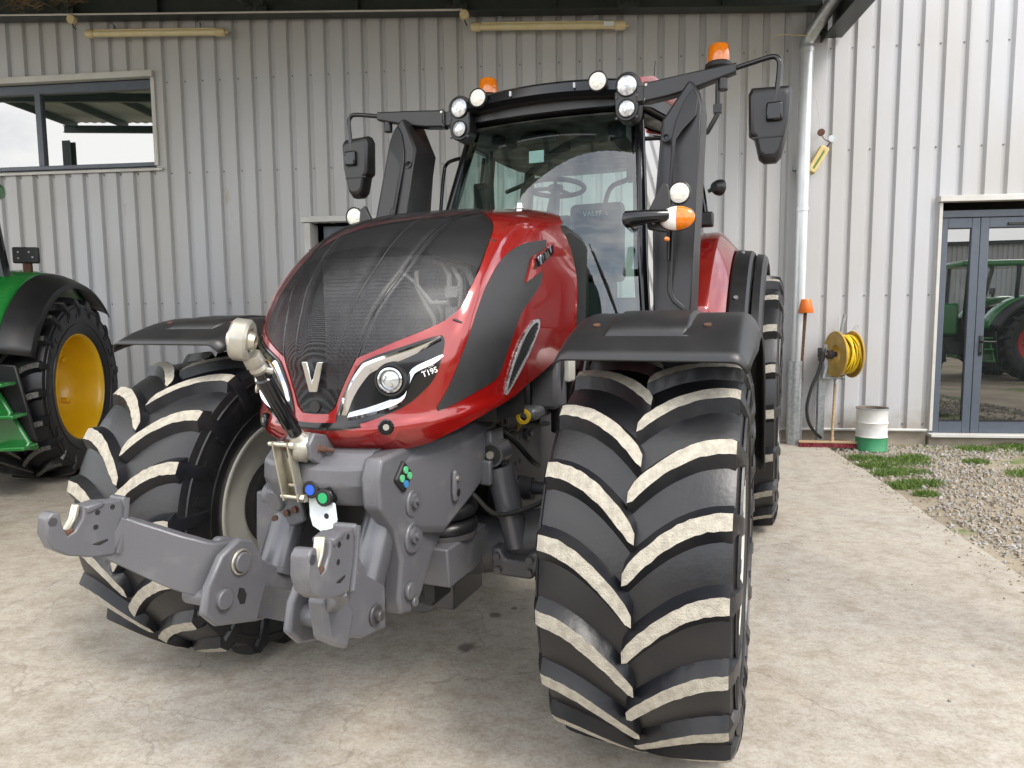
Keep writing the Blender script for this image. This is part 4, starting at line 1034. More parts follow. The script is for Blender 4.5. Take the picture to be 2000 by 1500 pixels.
# ------------------------------------------------------------------ cab
glass_mat("cab_glass", (0.76, 0.99, 0.92), 0.0, 2.05)
glass_mat("side_glass", (0.90, 0.97, 0.95), 0.0, 1.5)
AP = [(-1.36, .70, 1.42), (-1.385, .685, 1.60), (-1.41, .665, 1.85), (-1.46, .647, 2.10), (-1.556, .622, 2.356), (-1.671, .587, 2.641), (-1.765, .560, 2.86), (-1.795, .552, 2.92)]
apL = [Vector(p) for p in spline(AP, 5)]
for sg in (1, -1):
    m = MB(); m.tube([(p.x, sg * p.y, p.z) for p in apL], .034, 10, flat=1.25); m.build("front_pillar", "black_gloss", TRACTOR, ang=50)
for sg in (1, -1):
    m = MB(); m.tube([(-2.42, sg * .80, 1.40), (-2.44, sg * .80, 2.1), (-2.46, sg * .74, 2.88)], .04, 8); m.build("door_pillar", "black_matte", TRACTOR)
    m = MB(); m.tube([(-3.12, sg * .74, 1.75), (-3.16, sg * .72, 2.3), (-3.18, sg * .68, 2.88)], .045, 8); m.build("rear_pillar", "black_matte", TRACTOR)
def lean(p): return (p[0] - .36 * max(0.0, p[2] - 2.10), p[1], p[2])      # stacks lean back with the pillars
# windscreen, curved in both directions
m = MB(); rows = []
for p in apL[1:]:
    row = []
    for i in range(17):
        t = -1 + 2 * i / 16; row.append((p.x + .035 + .085 * (1 - t * t), (p.y - .012) * t, p.z))
    rows.append(row)
m.loft(rows); ws = m.build("windscreen", "cab_glass", TRACTOR, ang=80)
# black painted border of the screen
m = MB(); rws = []
for r_ in (rows[-1], rows[-2]):
    rws.append([(x + .006, y, z) for x, y, z in r_])
m.loft(rws); m.build("screen_border", "black_matte", ws, solid=.004)
def quadglass(name, pts, par=TRACTOR):
    m = MB(); m.add(pts, [(0, 1, 2, 3)]); return m.build(name, "side_glass", par, ang=0)
for sg in (1, -1):
    quadglass("door_glass", [(-1.42, sg * .70, 1.45), (-2.40, sg * .82, 1.45), (-2.44, sg * .75, 2.86), (-1.78, sg * .575, 2.86)])
    quadglass("side_window", [(-2.47, sg * .82, 1.9), (-3.10, sg * .76, 1.9), (-3.15, sg * .70, 2.86), (-2.48, sg * .75, 2.86)])
quadglass("rear_window", [(-3.17, -.70, 1.75), (-3.17, .70, 1.75), (-3.20, .66, 2.86), (-3.20, -.66, 2.86)])
# roof
def roof_rows(z_edge, z_top, grow=0.0):
    rows = []
    outline = []
    front = [(-1.60 + .05 * (1 - (t / .55) ** 2), t) for t in np.linspace(-.55, .55, 13)]
    rest = [(-1.72, .66), (-2.1, .76), (-2.6, .79), (-3.1, .76), (-3.38, .66), (-3.44, .4), (-3.46, 0), (-3.44, -.4), (-3.38, -.66), (-3.1, -.76), (-2.6, -.79), (-2.1, -.76), (-1.72, -.66)]
    outline = front + rest
    cx, cy = -2.5, 0
    for f, z in ((1.0 + grow, z_edge), (1.012 + grow, z_edge + .02), (1.005 + grow, z_top - .055), (.97, z_top - .03), (.85, z_top - .008), (.5, z_top + .006), (.0, z_top + .012)):
        rows.append([(cx + (x - cx) * f, cy + (y - cy) * f, min(z, 3.02 + .25 * max(0, -1.62 - (cx + (x - cx) * f)) + .12 * max(0, abs(y * f) - .5))) for x, y in outline])
    return rows
m = MB(); m.loft(roof_rows(2.955, 3.115), closed=True); roof = m.build("roof", "red_paint", TRACTOR, ang=50)
m = MB(); rr = roof_rows(2.955, 3.07)
m.loft([[(x, y, 2.875) for x, y, z in rr[0]], [(x, y, 2.953) for x, y, z in rr[0]]], closed=True)
m.add([(x * .98 - .05, y * .98, 2.876) for x, y, z in rr[0]], [tuple(range(len(rr[0])))]); m.build("roof_base", "black_plastic", TRACTOR, ang=50)
m = MB(); m.add([(-2.5 + (x + 2.5) * .93, y * .93, 2.855) for x, y, z in rr[0]], [tuple(range(len(rr[0])))]); m.build("headliner", "headliner", TRACTOR, ang=0)
# black visor across the front edge
m = MB(); rws = []
for t in np.linspace(-.60, .60, 25):
    x = -1.565 + .055 * (1 - (t / .60) ** 2); dz = .030 * (1 - (t / .6) ** 2)
    rws.append([(x - .06, t, 2.895 + dz), (x + .02, t, 2.905 + dz), (x + .045, t, 2.93 + dz), (x + .030, t, 2.985 + dz), (x - .02, t, 3.012 + dz), (x - .14, t, 3.02 + dz)])
m.loft(rws); vis = m.build("roof_visor", "black_gloss", TRACTOR, ang=28, solid=.01)
for t in (-.17, .24):
    x = -1.52 + .055 * (1 - (t / .60) ** 2); m = MB(); m.box((x + .040 - .045, t, 2.985), (.03, .012, .03)); m.build("visor_clip", "alloy", vis)
for sg in (1, -1):       # slatted air intake at the roof side
    m = MB(); m.box((-2.55, sg * .79, 2.93), (.9, .05, .10)); ai = m.build("air_intake", "red_paint", TRACTOR, bevel=.02)
    for i in range(6):
        m = MB(); m.box((-2.35, sg * .817, 2.885 + i * .015), (.4, .006, .005)); m.build("slat", "black_matte", ai)

def disc_lamp(name, c, d, r, depth, lensmat, housemat="black_plastic", parent=TRACTOR, ringm=None, dots=0):
    z = Vector(d).normalized(); x = z.orthogonal().normalized(); y = z.cross(x); c = Vector(c)
    M = Matrix(((x.x, y.x, z.x, c.x), (x.y, y.y, z.y, c.y), (x.z, y.z, z.z, c.z), (0, 0, 0, 1)))
    q = MB(); q.lathe([(0, -depth), (r * .7, -depth), (r * 1.02, -depth * .55), (r * 1.13, -.012), (r * 1.13, .006), (r * 1.05, .009), (r * .98, .003)], n=32); q.xform(M); o = q.build(name, housemat, parent)
    q = MB(); q.lathe([(r * 1.0, .002), (r * .7, .010), (r * .3, .014), (0, .015)], n=32); q.xform(M); q.build("lens", lensmat, o, ang=60)
    if dots:
        q = MB()
        for k in range(dots):
            a = 2 * math.pi * k / (dots - 1); rr_ = 0 if k == dots - 1 else r * .55
            q.cyl((rr_ * math.cos(a), rr_ * math.sin(a), .004), (rr_ * math.cos(a), rr_ * math.sin(a), .0155), r * .12, 10)
        q.xform(M); q.build("led", "lamp_yellow", o)
    return o
mat("reflector", (0.72, 0.73, 0.74), 0.28, 0.5, (0.36, 0.37, 0.39), 55, rvar=0.12, coat=0.8, ramp=(0.42, 0.62))
for sg in (1, -1):
    # paired headlamps at the roof corner
    d = Vector((1, sg * .10, -.02)); y0 = sg * .548
    q = MB(); prof = []
    for i in range(24):
        a = 2 * math.pi * i / 24; cz = .065 if math.sin(a) > 0 else -.070; rr_ = .080 if math.sin(a) > 0 else .070
        prof.append((rr_ * math.cos(a), cz + rr_ * math.sin(a)))
    q.prism([(y0 + a, 2.893 + b) for a, b in prof], 'x', -1.64, -1.515); hs = q.build("roof_lamp_housing", "black_plastic", TRACTOR, ang=35, bevel=.008)
    disc_lamp("roof_lamp", (-1.512, y0, 2.958), d, .058, .06, "reflector", "black_plastic", hs)
    disc_lamp("roof_lamp", (-1.512, y0, 2.826), d, .047, .06, "reflector", "black_plastic", hs)
    each("screw", "cast_dark", hs, [lambda q, yy=yy, zz=zz: q.cyl((-1.52, y0 + yy, zz), (-1.508, y0 + yy, zz), .007, 8) for yy, zz in ((-.062, 2.895), (.062, 2.895), (-.06, 2.775), (.06, 2.775))])
    disc_lamp("work_lamp", (-1.455, sg * .387, 2.985), (1, 0, 0), .052, .06, "lens_white", dots=6)
    # mirror arm
    q = MB(); rows = []
    for t, w, h in ((0, .045, .055), (.25, .045, .055), (.5, .04, .050), (1, .028, .028)):
        y = sg * (.66 + .50 * t); z = 2.90 + .075 * t ** 1.3
        rows.append([(-1.53 - w, y, z - h), (-1.53 + w, y, z - h), (-1.53 + w * .8, y, z + h), (-1.53 - w * .8, y, z + h)])
    q.loft(rows, closed=True); q.add(rows[0], [(0, 1, 2, 3)]); q.add(rows[-1], [(3, 2, 1, 0)])
    arm = q.build("mirror_arm", "black_plastic", TRACTOR, ang=30, bevel=.010)
    q = MB(); q.box((-1.55, sg * .655, 2.90), (.08, .10, .09)); q.box((-1.50, sg * .665, 2.90), (.012, .035, .12)); q.build("arm_hinge", "black_plastic", arm, bevel=.006)
    each("hinge_bolt", "zinc_white", arm, [lambda q, zz=zz: q.cyl((-1.494, sg * .665, zz), (-1.488, sg * .665, zz), .008, 10) for zz in (2.86, 2.94)])
    q = MB(); q.cyl((-1.53, sg * 1.09, 2.93), (-1.53, sg * 1.09, 2.865), .028, 16); q.build("arm_knob", "black_plastic", arm, bevel=.004)
    q = MB(); q.tube(spline([(-1.53, sg * 1.14, 2.974), (-1.52, sg * 1.25, 2.992), (-1.51, sg * 1.345, 3.004), (-1.505, sg * 1.378, 2.985), (-1.50, sg * 1.385, 2.94), (-1.50, sg * 1.375, 2.82), (-1.50, sg * 1.37, 2.76)], 5), .014, 12)
    q.build("mirror_tube", "black_gloss", arm, ang=60)
    # mirror: the moulded back faces forward
    q = MB(); rows = []
    out = [(-.10, .205), (.09, .195), (.108, .17), (.100, .0), (.085, -.07), (.060, -.175), (.035, -.205), (-.03, -.205), (-.058, -.18), (-.085, -.07), (-.112, -.05), (-.118, .17)]
    c = (sg * 1.345, 2.652)
    for f, x in ((.96, -1.585), (1.0, -1.57), (1.0, -1.525), (.90, -1.495), (.74, -1.487)):
        rows.append([(x, c[0] + sg * p * f, c[1] + r_ * (f if f > .8 else .8)) for p, r_ in out])
    q.loft(rows, closed=True); q.add(rows[-1], [tuple(range(12))]); mi_ = q.build("mirror", "black_plastic", TRACTOR, ang=40, bevel=.004)
    q = MB(); q.add([(-1.5875, c[0] + sg * p * .93, c[1] + r_ * .93) for p, r_ in out], [tuple(range(12))]); q.build("mirror_glass", "chrome", mi_, ang=0)
    q = MB(); q.box((-1.482, c[0] + sg * .02, c[1] + .055), (.04, .085, .10)); q.build("mirror_bracket", "black_gloss", mi_, bevel=.012)
    q = MB(); q.box((-1.489, c[0] + sg * -.012, c[1] - .074), (.012, .165, .008)); q.build("mirror_seam", "black_matte", mi_)
    # exhaust / intake stack beside the front pillar
    q = MB(); q.prism([(sg * y, z) for y, z in [(.785, 1.50), (.985, 1.50), (.998, 2.10), (.994, 2.76), (.980, 2.83), (.940, 2.905), (.910, 2.915), (.780, 2.690), (.775, 2.1)]], 'x', -1.42, -1.14); q.v = [lean(p) for p in q.v]
    stk = q.build("intake_stack" if sg > 0 else "exhaust_stack", "black_plastic", TRACTOR, ang=30, bevel=.022, seg=3)
    e = MB(); out2 = [(.86, 2.30), (.86, 2.10), (.86, 1.74), (.885, 1.685), (.955, 1.625), (.955, 1.655), (.905, 1.70), (.885, 1.75), (.885, 2.10), (.885, 2.30)]
    e.prism([(sg * y, z) for y, z in out2], 'x', -1.14, -1.130); e.v = [lean(p) for p in e.v]; e.build("pressed_rib", "black_plastic", stk, ang=30, bevel=.004)
    e = MB(); e.prism([(sg * y, z) for y, z in [(.90, 2.62), (.97, 2.70), (.975, 2.80), (.94, 2.86), (.90, 2.80), (.86, 2.68), (.845, 2.58), (.853, 2.10), (.855, 1.9), (.87, 1.9), (.868, 2.10), (.868, 2.57)]], 'x', -1.14, -1.131); e.v = [lean(p) for p in e.v]; e.build("pressed_rib", "black_plastic", stk, ang=30, bevel=.004)
    e = MB(); e.lathe([(.012, 0), (.020, 0), (.022, .006), (.014, .007), (.010, .001), (0, .001)], (-1.14, sg * .815, 2.585), 'x', 20); e.v = [lean(p) for p in e.v]; e.build("stack_screw", "black_gloss", stk)
    # lamp bracket with work lamp and indicator
    q = MB(); q.tube([(-1.20, sg * .66, 2.10), (-.95, sg * .70, 2.09), (-.80, sg * .715, 2.085), (-.80, sg * .80, 2.09), (-.86, sg * .90, 2.10)], [.035, .04, .042, .036, .03], 10, flat=.8)
    br = q.build("lamp_arm", "black_gloss", TRACTOR, ang=50)
    q = MB(); q.prism([(sg * .80, 2.04), (sg * .90, 2.02), (sg * .92, 2.10), (sg * .90, 2.25), (sg * .87, 2.27), (sg * .79, 2.11)], 'x', -.915, -.885); q.build("lamp_bracket", "black_plastic", br, bevel=.005)
    each("bracket_bolt", "alloy", br, [lambda q, zz=zz: q.cyl((-.884, sg * .83, zz), (-.874, sg * .83, zz), .008, 8) for zz in (2.07, 2.12)])
    disc_lamp("work_lamp", (-.90, sg * .952, 2.212), (1, -sg * .03, 0), .050, .05, "lens_white", dots=6)
    for nm, mm, y0_, y1_ in (("indicator", "lens_white", .859, .945), ("indicator_amber", "amber", .945, 1.033)):
        q = MB(); rows = []
        for i in range(9):
            y = y0_ + (y1_ - y0_) * i / 8; tt = (y - .946) / .088; hh = .058 * math.sqrt(max(0.0, 1 - tt * tt)) + .001
            rows.append([(-.87 + .028 * math.cos(a) * math.sqrt(max(0, 1 - tt * tt)), sg * y, 2.085 + hh * math.sin(a)) for a in np.linspace(-math.pi / 2, math.pi / 2, 11)])
        q.loft(rows); q.build(nm, mm, br, ang=60)
    q = MB(); q.lathe([(0, -.03), (.045, -.03), (.062, -.01), (.066, .0), (.06, .004)], (0, 0, 0), 'x', 24); q.xform(Matrix.Translation((-.872, sg * .946, 2.085)) @ Matrix.Diagonal((1, 1.4, .95, 1))); q.build("indicator_base", "black_plastic", br)
    q = MB(); q.lathe([(0, .02), (.010, .016), (.013, 0), (.013, -.01)], (-.86, sg * .90, 1.985), 'x', 14); q.build("marker_light", "amber", br)
    # grab rail
    q = MB(); q.tube(spline([(-1.74, sg * .60, 2.70), (-1.78, sg * .72, 2.70), (-1.80, sg * .79, 2.68), (-1.79, sg * .81, 2.60), (-1.70, sg * .80, 2.25), (-1.64, sg * .78, 2.0), (-1.62, sg * .70, 1.96)], 5), .013, 10); q.build("grab_rail", "black_gloss", TRACTOR, ang=60)
    # beacon on its stalk
    bx, by = -2.86, sg * .93
    q = MB(); q.tube([(bx, by, 3.43), (bx, by, 3.10), (bx, sg * .86, 2.98), (bx, sg * .74, 2.96)], .019, 12); q.box((bx, by, 3.14), (.05, .06, .06)); st_ = q.build("beacon_stalk", "black_plastic", TRACTOR, ang=50)
    q = MB(); q.lathe([(0, 3.405), (.075, 3.41), (.098, 3.432), (.095, 3.458), (.082, 3.470), (0, 3.47)], (bx, by, 0), 'z', 28); q.build("beacon_base", "black_matte", st_)
    q = MB(); q.lathe([(.078, 3.470), (.080, 3.50), (.074, 3.58), (.062, 3.595), (0, 3.60)], (bx, by, 0), 'z', 28); q.build("beacon_lens", "amber", st_)
    # rear fender: red shell, two black flares
    def shell(nm, prof, mm, a0, a1):
        q = MB(); rows = []
        for i in range(26):
            a = a0 + (a1 - a0) * i / 25
            rows.append([(-2.995 + r_ * math.cos(a), sg * y, .955 + r_ * math.sin(a)) for y, r_ in prof])
        q.loft(rows); return q.build(nm, mm, TRACTOR, ang=28, solid=.012)
    shell("rear_fender", [(.62, 1.14), (.70, 1.25), (.78, 1.29), (.96, 1.29), (.995, 1.275), (1.085, 1.165), (1.09, 1.10)], "red_paint", R(30), R(125))
    shell("fender_flare", [(1.075, 1.10), (1.09, 1.14), (1.105, 1.15), (1.20, 1.14), (1.22, 1.12), (1.225, 1.07)], "black_plastic", R(12), R(130))
    shell("fender_flare", [(1.225, 1.09), (1.24, 1.115), (1.285, 1.108), (1.305, 1.09), (1.315, 1.05)], "black_plastic", R(14), R(130))
    each("fender_bolt", "alloy", TRACTOR, [lambda q, a=a: q.cyl((-2.995 + 1.142 * math.cos(a), sg * 1.14, .955 + 1.142 * math.sin(a)), (-2.995 + 1.157 * math.cos(a), sg * 1.14, .955 + 1.157 * math.sin(a)), .015, 10) for a in (R(42), R(75))])
    q = MB(); q.box((-2.52, sg * .90, 2.29), (.10, .10, .10)); q.build("door_catch", "black_plastic", TRACTOR, bevel=.012)
    q = MB(); q.tube([(-2.46, sg * .80, 2.86), (-2.50, sg * .86, 2.5), (-2.54, sg * .89, 2.32)], .014, 8); q.tube([(-2.62, sg * .80, 2.86), (-2.62, sg * .87, 2.5), (-2.60, sg * .90, 2.33)], .010, 8); q.build("window_frame_bar", "black_gloss", TRACTOR)
disc_lamp("rear_work_lamp", (-2.60, .985, 2.52), (-.6, .6, 0), .05, .06, "lens_white")
m = MB(); m.tube([(-2.60, .90, 2.50), (-2.60, .96, 2.52)], .014, 8); m.build("lamp_stalk", "black_matte", TRACTOR)
m = MB(); m.tube([(-1.9, .63, 3.05), (-1.905, .64, 3.21)], .003, 6); m.build("antenna", "black_matte", TRACTOR)
# cowl, cab body, steps
m = MB(); m.prism([(-1.40, 1.30), (-.78, 1.30), (-.78, 1.9), (-.82, 2.06), (-.98, 2.10), (-1.22, 2.08), (-1.40, 2.02)], 'y', -.36, .36); m.build("cowl", "black_matte", TRACTOR, bevel=.04, seg=3)
m = MB(); m.prism([(-3.2, 1.20), (-1.36, 1.05), (-1.34, 1.44), (-2.4, 1.44), (-2.5, 1.75), (-3.2, 1.75)], 'y', -.70, .70); m.build("cab_floor", "black_matte", TRACTOR, bevel=.02)
m = MB(); m.box((-1.75, .86, .95), (.9, .30, .62)); m.build("fuel_tank", "black_plastic", TRACTOR, bevel=.05, seg=3)
for i, z in enumerate((.50, .78, 1.06)):
    m = MB(); m.box((-1.55, .98 - .03 * i, z), (.36, .20, .03)); m.build("step", "black_matte", TRACTOR, bevel=.006)
# interior
m = MB(); m.box((-2.62, .02, 1.95), (.46, .48, .14)); m.box((-2.84, .02, 2.24), (.13, .44, .54)); m.build("seat", "dash", TRACTOR, bevel=.05, seg=4)
m = MB(); m.box((-2.63, .02, 1.65), (.36, .36, .48)); m.build("seat_base", "black_matte", TRACTOR, bevel=.03)
text_mb("VALTRA", .055, .002, M=frame((-2.770, .02, 2.42), (0, 1, 0), (0, 0, 1))).build("seat_lettering", "trim_white", TRACTOR, ang=0)
M = Matrix.Translation((-1.84, .0, 2.465)) @ Matrix.Rotation(R(-7), 4, 'Y')
m = MB(); m.lathe([(.19 + .016 * math.cos(a), .016 * math.sin(a)) for a in np.linspace(0, 2 * math.pi, 11)[:-1]], n=36, closed=True); m.cyl((0, 0, -.02), (0, 0, .012), .05, 18)
for a in (0.3, 2.85, 4.71): m.tube([(.04 * math.cos(a), .04 * math.sin(a), 0), (.18 * math.cos(a), .18 * math.sin(a), 0)], .013, 8)
m.xform(M); m.build("steering_wheel", "black_matte", TRACTOR)
m = MB(); m.tube([(-1.84, 0, 2.455), (-1.70, 0, 2.10), (-1.62, 0, 1.44)], [.03, .06, .09], 12); m.box((-1.66, 0, 2.17), (.10, .34, .16)); m.build("steering_column", "dash", TRACTOR, bevel=.02)
m = MB(); m.box((-2.35, -.48, 1.85), (.8, .26, .5)); m.build("side_console", "dash", TRACTOR, bevel=.04)
m = MB(); m.box((-1.80, -.52, 2.34), (.04, .13, .30), Matrix.Rotation(R(-20), 3, 'Z')); m.box((-1.95, -.60, 2.38), (.05, .10, .36)); m.build("terminal", "dash", TRACTOR, bevel=.015)
m = MB(); m.tube(spline([(-2.05, -.56, 2.80), (-2.05, -.55, 2.40), (-2.06, -.52, 2.28), (-2.08, -.42, 2.26), (-2.10, -.36, 2.36), (-2.14, -.34, 2.56), (-2.3, -.32, 2.62), (-2.44, -.6, 2.58)], 5), .016, 10); m.build("interior_rail", "black_matte", TRACTOR, ang=60)
m = MB(); m.tube(spline([(-2.9, .30, 2.84), (-2.9, .26, 2.70), (-2.85, .12, 2.62), (-2.75, .08, 2.36)], 5), .02, 8); m.box((-2.9, .30, 2.76), (.10, .10, .18)); m.build("monitor_arm", "black_matte", TRACTOR)
m = MB(); m.box((-2.0, -.12, 2.80), (.30, .26, .07)); m.cyl((-1.86, -.42, 2.80), (-1.86, -.42, 2.842), .05, 18); m.box((-2.0, .42, 2.79), (.35, .12, .10)); m.build("roof_console", "dash", TRACTOR, bevel=.01)
m = MB(); m.box((-2.35, .62, 2.62), (.10, .12, .30)); m.build("speaker_box", "dash", TRACTOR, bevel=.02)
m = MB(); m.box((-1.63, -.06, 2.63), (.003, .10, .075)); m.build("paper_label", "white_plate", TRACTOR)
m = MB(); m.box((-1.375, .59, 1.60), (.003, .09, .028), Matrix.Rotation(R(14), 3, 'Z')); m.build("data_plate", "blue_cap", TRACTOR)
# wiper
m = MB(); m.tube([(-1.24, .42, 1.98), (-1.27, .50, 1.78), (-1.30, .55, 1.62)], .006, 8); m.tube([(-1.235, .40, 2.02), (-1.30, .56, 1.58)], .004, 6); m.build("wiper", "black_matte", TRACTOR)
m = MB(); m.lathe([(.0, .03), (.018, .026), (.022, 0)], (-.86, .12, 2.185), 'z', 14); m.build("washer_jet", "chrome", TRACTOR)
# ------------------------------------------------------------------ front linkage
# casting that carries the linkage
m = MB()
prof = [(.16, 1.02), (.30, .62), (.50, .50), (.62, .52), (.66, .60), (.60, .80), (.66, .92), (.77, 1.00), (.80, 1.08), (.775, 1.155), (.60, 1.165), (.40, 1.13), (.16, 1.14)]
m.prism(prof, 'y', -.105, .235)
# keep the middle open: two cheeks instead of a block
m = MB()
cheek = [(.18, 1.14), (.16, 1.00), (.30, .84), (.44, .74), (.54, .61), (.61, .575), (.675, .595), (.69, .66), (.665, .78), (.70, .90), (.79, .99), (.80, 1.09), (.775, 1.155), (.60, 1.168), (.40, 1.135)]
for sg in (1, -1): m.prism(cheek if sg > 0 else [(min(x, .66), z) for x, z in cheek], 'y', sg * .205, sg * .275)
m.build("linkage_cheek", "cast_grey", TRACTOR, ang=30, bevel=.014, seg=3)
m = MB(); rows = []
for y, f in ((-.206, .96), (-.15, 1.0), (-.06, 1.02), (.06, 1.02), (.15, 1.0), (.206, .96)):
    rows.append([(.30, y, 1.02), (.30, y, 1.16), (.60 * f, y, 1.178), (.74 * f, y, 1.166), (.80 * f, y, 1.12), (.805 * f, y, 1.06), (.76 * f, y, .985), (.62, y, .955)])
m.loft(rows, closed=True); m.add(rows[0], [tuple(range(8))]); m.add(rows[-1], [tuple(range(8))])
m.build("linkage_casting", "cast_grey", TRACTOR, ang=30, bevel=.01)
# shoulder running back to the frame on both sides
for sg in (1, -1):
    m = MB(); rows = []
    for x, zt, zb_, yo in ((.72, 1.150, .93, .245), (.60, 1.165, .86, .285), (.45, 1.165, .82, .335), (.30, 1.175, .90, .365), (.12, 1.20, .96, .36), (-.04, 1.235, .96, .345), (-.16, 1.245, .97, .335)):
        rows.append([(x, sg * .20, zb_), (x, sg * (yo - .02), zb_), (x, sg * yo, zb_ + .03), (x, sg * yo, zt - .045), (x, sg * (yo - .035), zt), (x, sg * .20, zt)])
    m.loft(rows, closed=True); m.add(rows[0], [tuple(range(6))]); m.add(rows[-1], [tuple(range(6))])
    sh_ = m.build("linkage_shoulder", "cast_grey", TRACTOR, ang=32, bevel=.008)
    m = MB(); m.box((.08, sg * .365, 1.07), (.13, .035, .17)); m.box((.17, sg * .37, .99), (.03, .05, .10)); m.box((.03, sg * .37, .99), (.03, .05, .10)); m.build("cylinder_bracket", "cast_grey", TRACTOR, bevel=.008)
    each("bolt", "cast_dark", sh_, [lambda q, x=x, z=z: q.cyl((x, sg * .338, z), (x, sg * .352, z), .014, 12) for x, z in ((-.03, 1.15), (-.03, 1.10), (-.10, 1.16), (-.10, 1.09))])
    # big pivot bosses on the cheek
    for x, z, r_ in ((.585, .965, .036), (.595, .845, .038)):
        q = MB(); q.cyl((x, sg * .27, z), (x, sg * .287, z), r_ * 1.5, 24); b0 = q.build("boss", "cast_grey", TRACTOR, bevel=.006)
        q = MB(); q.cyl((x + .012, sg * .285, z + .012), (x + .012, sg * .300, z + .012), r_ * .72, 20); q.cyl((x + .012, sg * .298, z + .012), (x + .012, sg * .310, z + .012), r_ * .32, 6); q.build("boss_bolt", "cast_grey", b0)
    q = MB(); q.cyl((.63, sg * .275, .665), (.63, sg * .292, .665), .030, 20); q.cyl((.60, sg * .275, .615), (.60, sg * .29, .615), .018, 14); q.build("pivot_pin", "cast_grey", TRACTOR, bevel=.004)
    q = MB(); q.prism([(.38, .98), (.40, 1.05), (.425, 1.05), (.43, .97), (.42, .93), (.39, .93)], 'y', sg * .34, sg * .362); ob = q.build("oval_boss", "cast_grey", TRACTOR, bevel=.01)
    q = MB(); q.cyl((.405, sg * .361, .965), (.405, sg * .364, .965), .014, 14); q.build("boss_hole", "black_matte", ob)
    q = MB(); q.cyl((.41, sg * .361, 1.02), (.41, sg * .37, 1.02), .010, 10); q.build("boss_screw", "zinc", ob)
# push-button pad with four round buttons
c0 = Vector((.655, .277, 1.072)); M = frame(c0, (-.72, .0, .72), (.72, 0, .72))
q = MB(); q.prism([(-.040, -.040), (.040, -.040), (.040, .040), (-.040, .040)], 'z', -.012, .012)
M = Matrix(((-.7071, .7071, 0, c0.x), (0, 0, 1, c0.y), (.7071, .7071, 0, c0.z), (0, 0, 0, 1)))
q.xform(M); pad = q.build("button_pad", "black_matte", TRACTOR, bevel=.008, seg=3)
mat("button_green", (0.12, 0.48, 0.22), 0.35); mat("button_blue", (0.05, 0.22, 0.50), 0.35)
for k, (a, b) in enumerate(((-.017, -.017), (.017, -.017), (.017, .017), (-.017, .017))):
    q = MB(); q.cyl((a, b, .010), (a, b, .017), .0125, 18); q.xform(M); q.build("button", "button_blue" if k == 0 else "button_green", pad)
# right hand plate with the cylinder hanging from it (seen from inside)
q = MB(); q.cyl((.66, -.14, 1.05), (.66, -.26, 1.05), .058, 24); q.cyl((.68, -.15, .97), (.68, -.27, .97), .050, 24); q.cyl((.70, -.20, .97), (.735, -.205, .96), .044, 22); q.build("steering_valve", "cast_grey", TRACTOR, bevel=.010, seg=3)
q = MB(); q.prism([(-.29, .99), (-.10, .99), (-.08, .90), (-.12, .88), (-.20, .86), (-.255, .80), (-.285, .70), (-.30, .82)], 'x', .70, .725); hp = q.build("hanger_plate", "cast_grey", TRACTOR, bevel=.008)
each("hanger_bolt", "rust", hp, [lambda q, y=y, z=z: q.cyl((.725, y, z), (.738, y, z), .012, 12) for y, z in ((-.15, .925), (-.115, .940), (-.20, .900))])
# lift cylinders
for sg in (1, -1):
    top, bot = Vector((.63, sg * .190, .97)), Vector((.765, sg * .190, .71)); d = (bot - top).normalized()
    q = MB(); q.cyl(top, bot - d * .02, .061, 32); q.cyl(bot - d * .025, bot - d * .004, .063, 32); lc = q.build("lift_cylinder", "cylinder_grey", TRACTOR, ang=40, bevel=.003)
    q = MB(); q.cyl(bot - d * .01, bot + d * .12, .028, 20); q.build("piston_rod", "chrome", lc)
    q = MB(); q.cyl(bot + d * .10 + Vector((0, -.035, 0)), bot + d * .10 + Vector((0, .035, 0)), .045, 20); q.build("rod_eye", "cast_dark", lc)
q = MB(); q.box((.50, .0, .78), (.06, .20, .36)); q.build("centre_web", "black_matte", TRACTOR, bevel=.01)
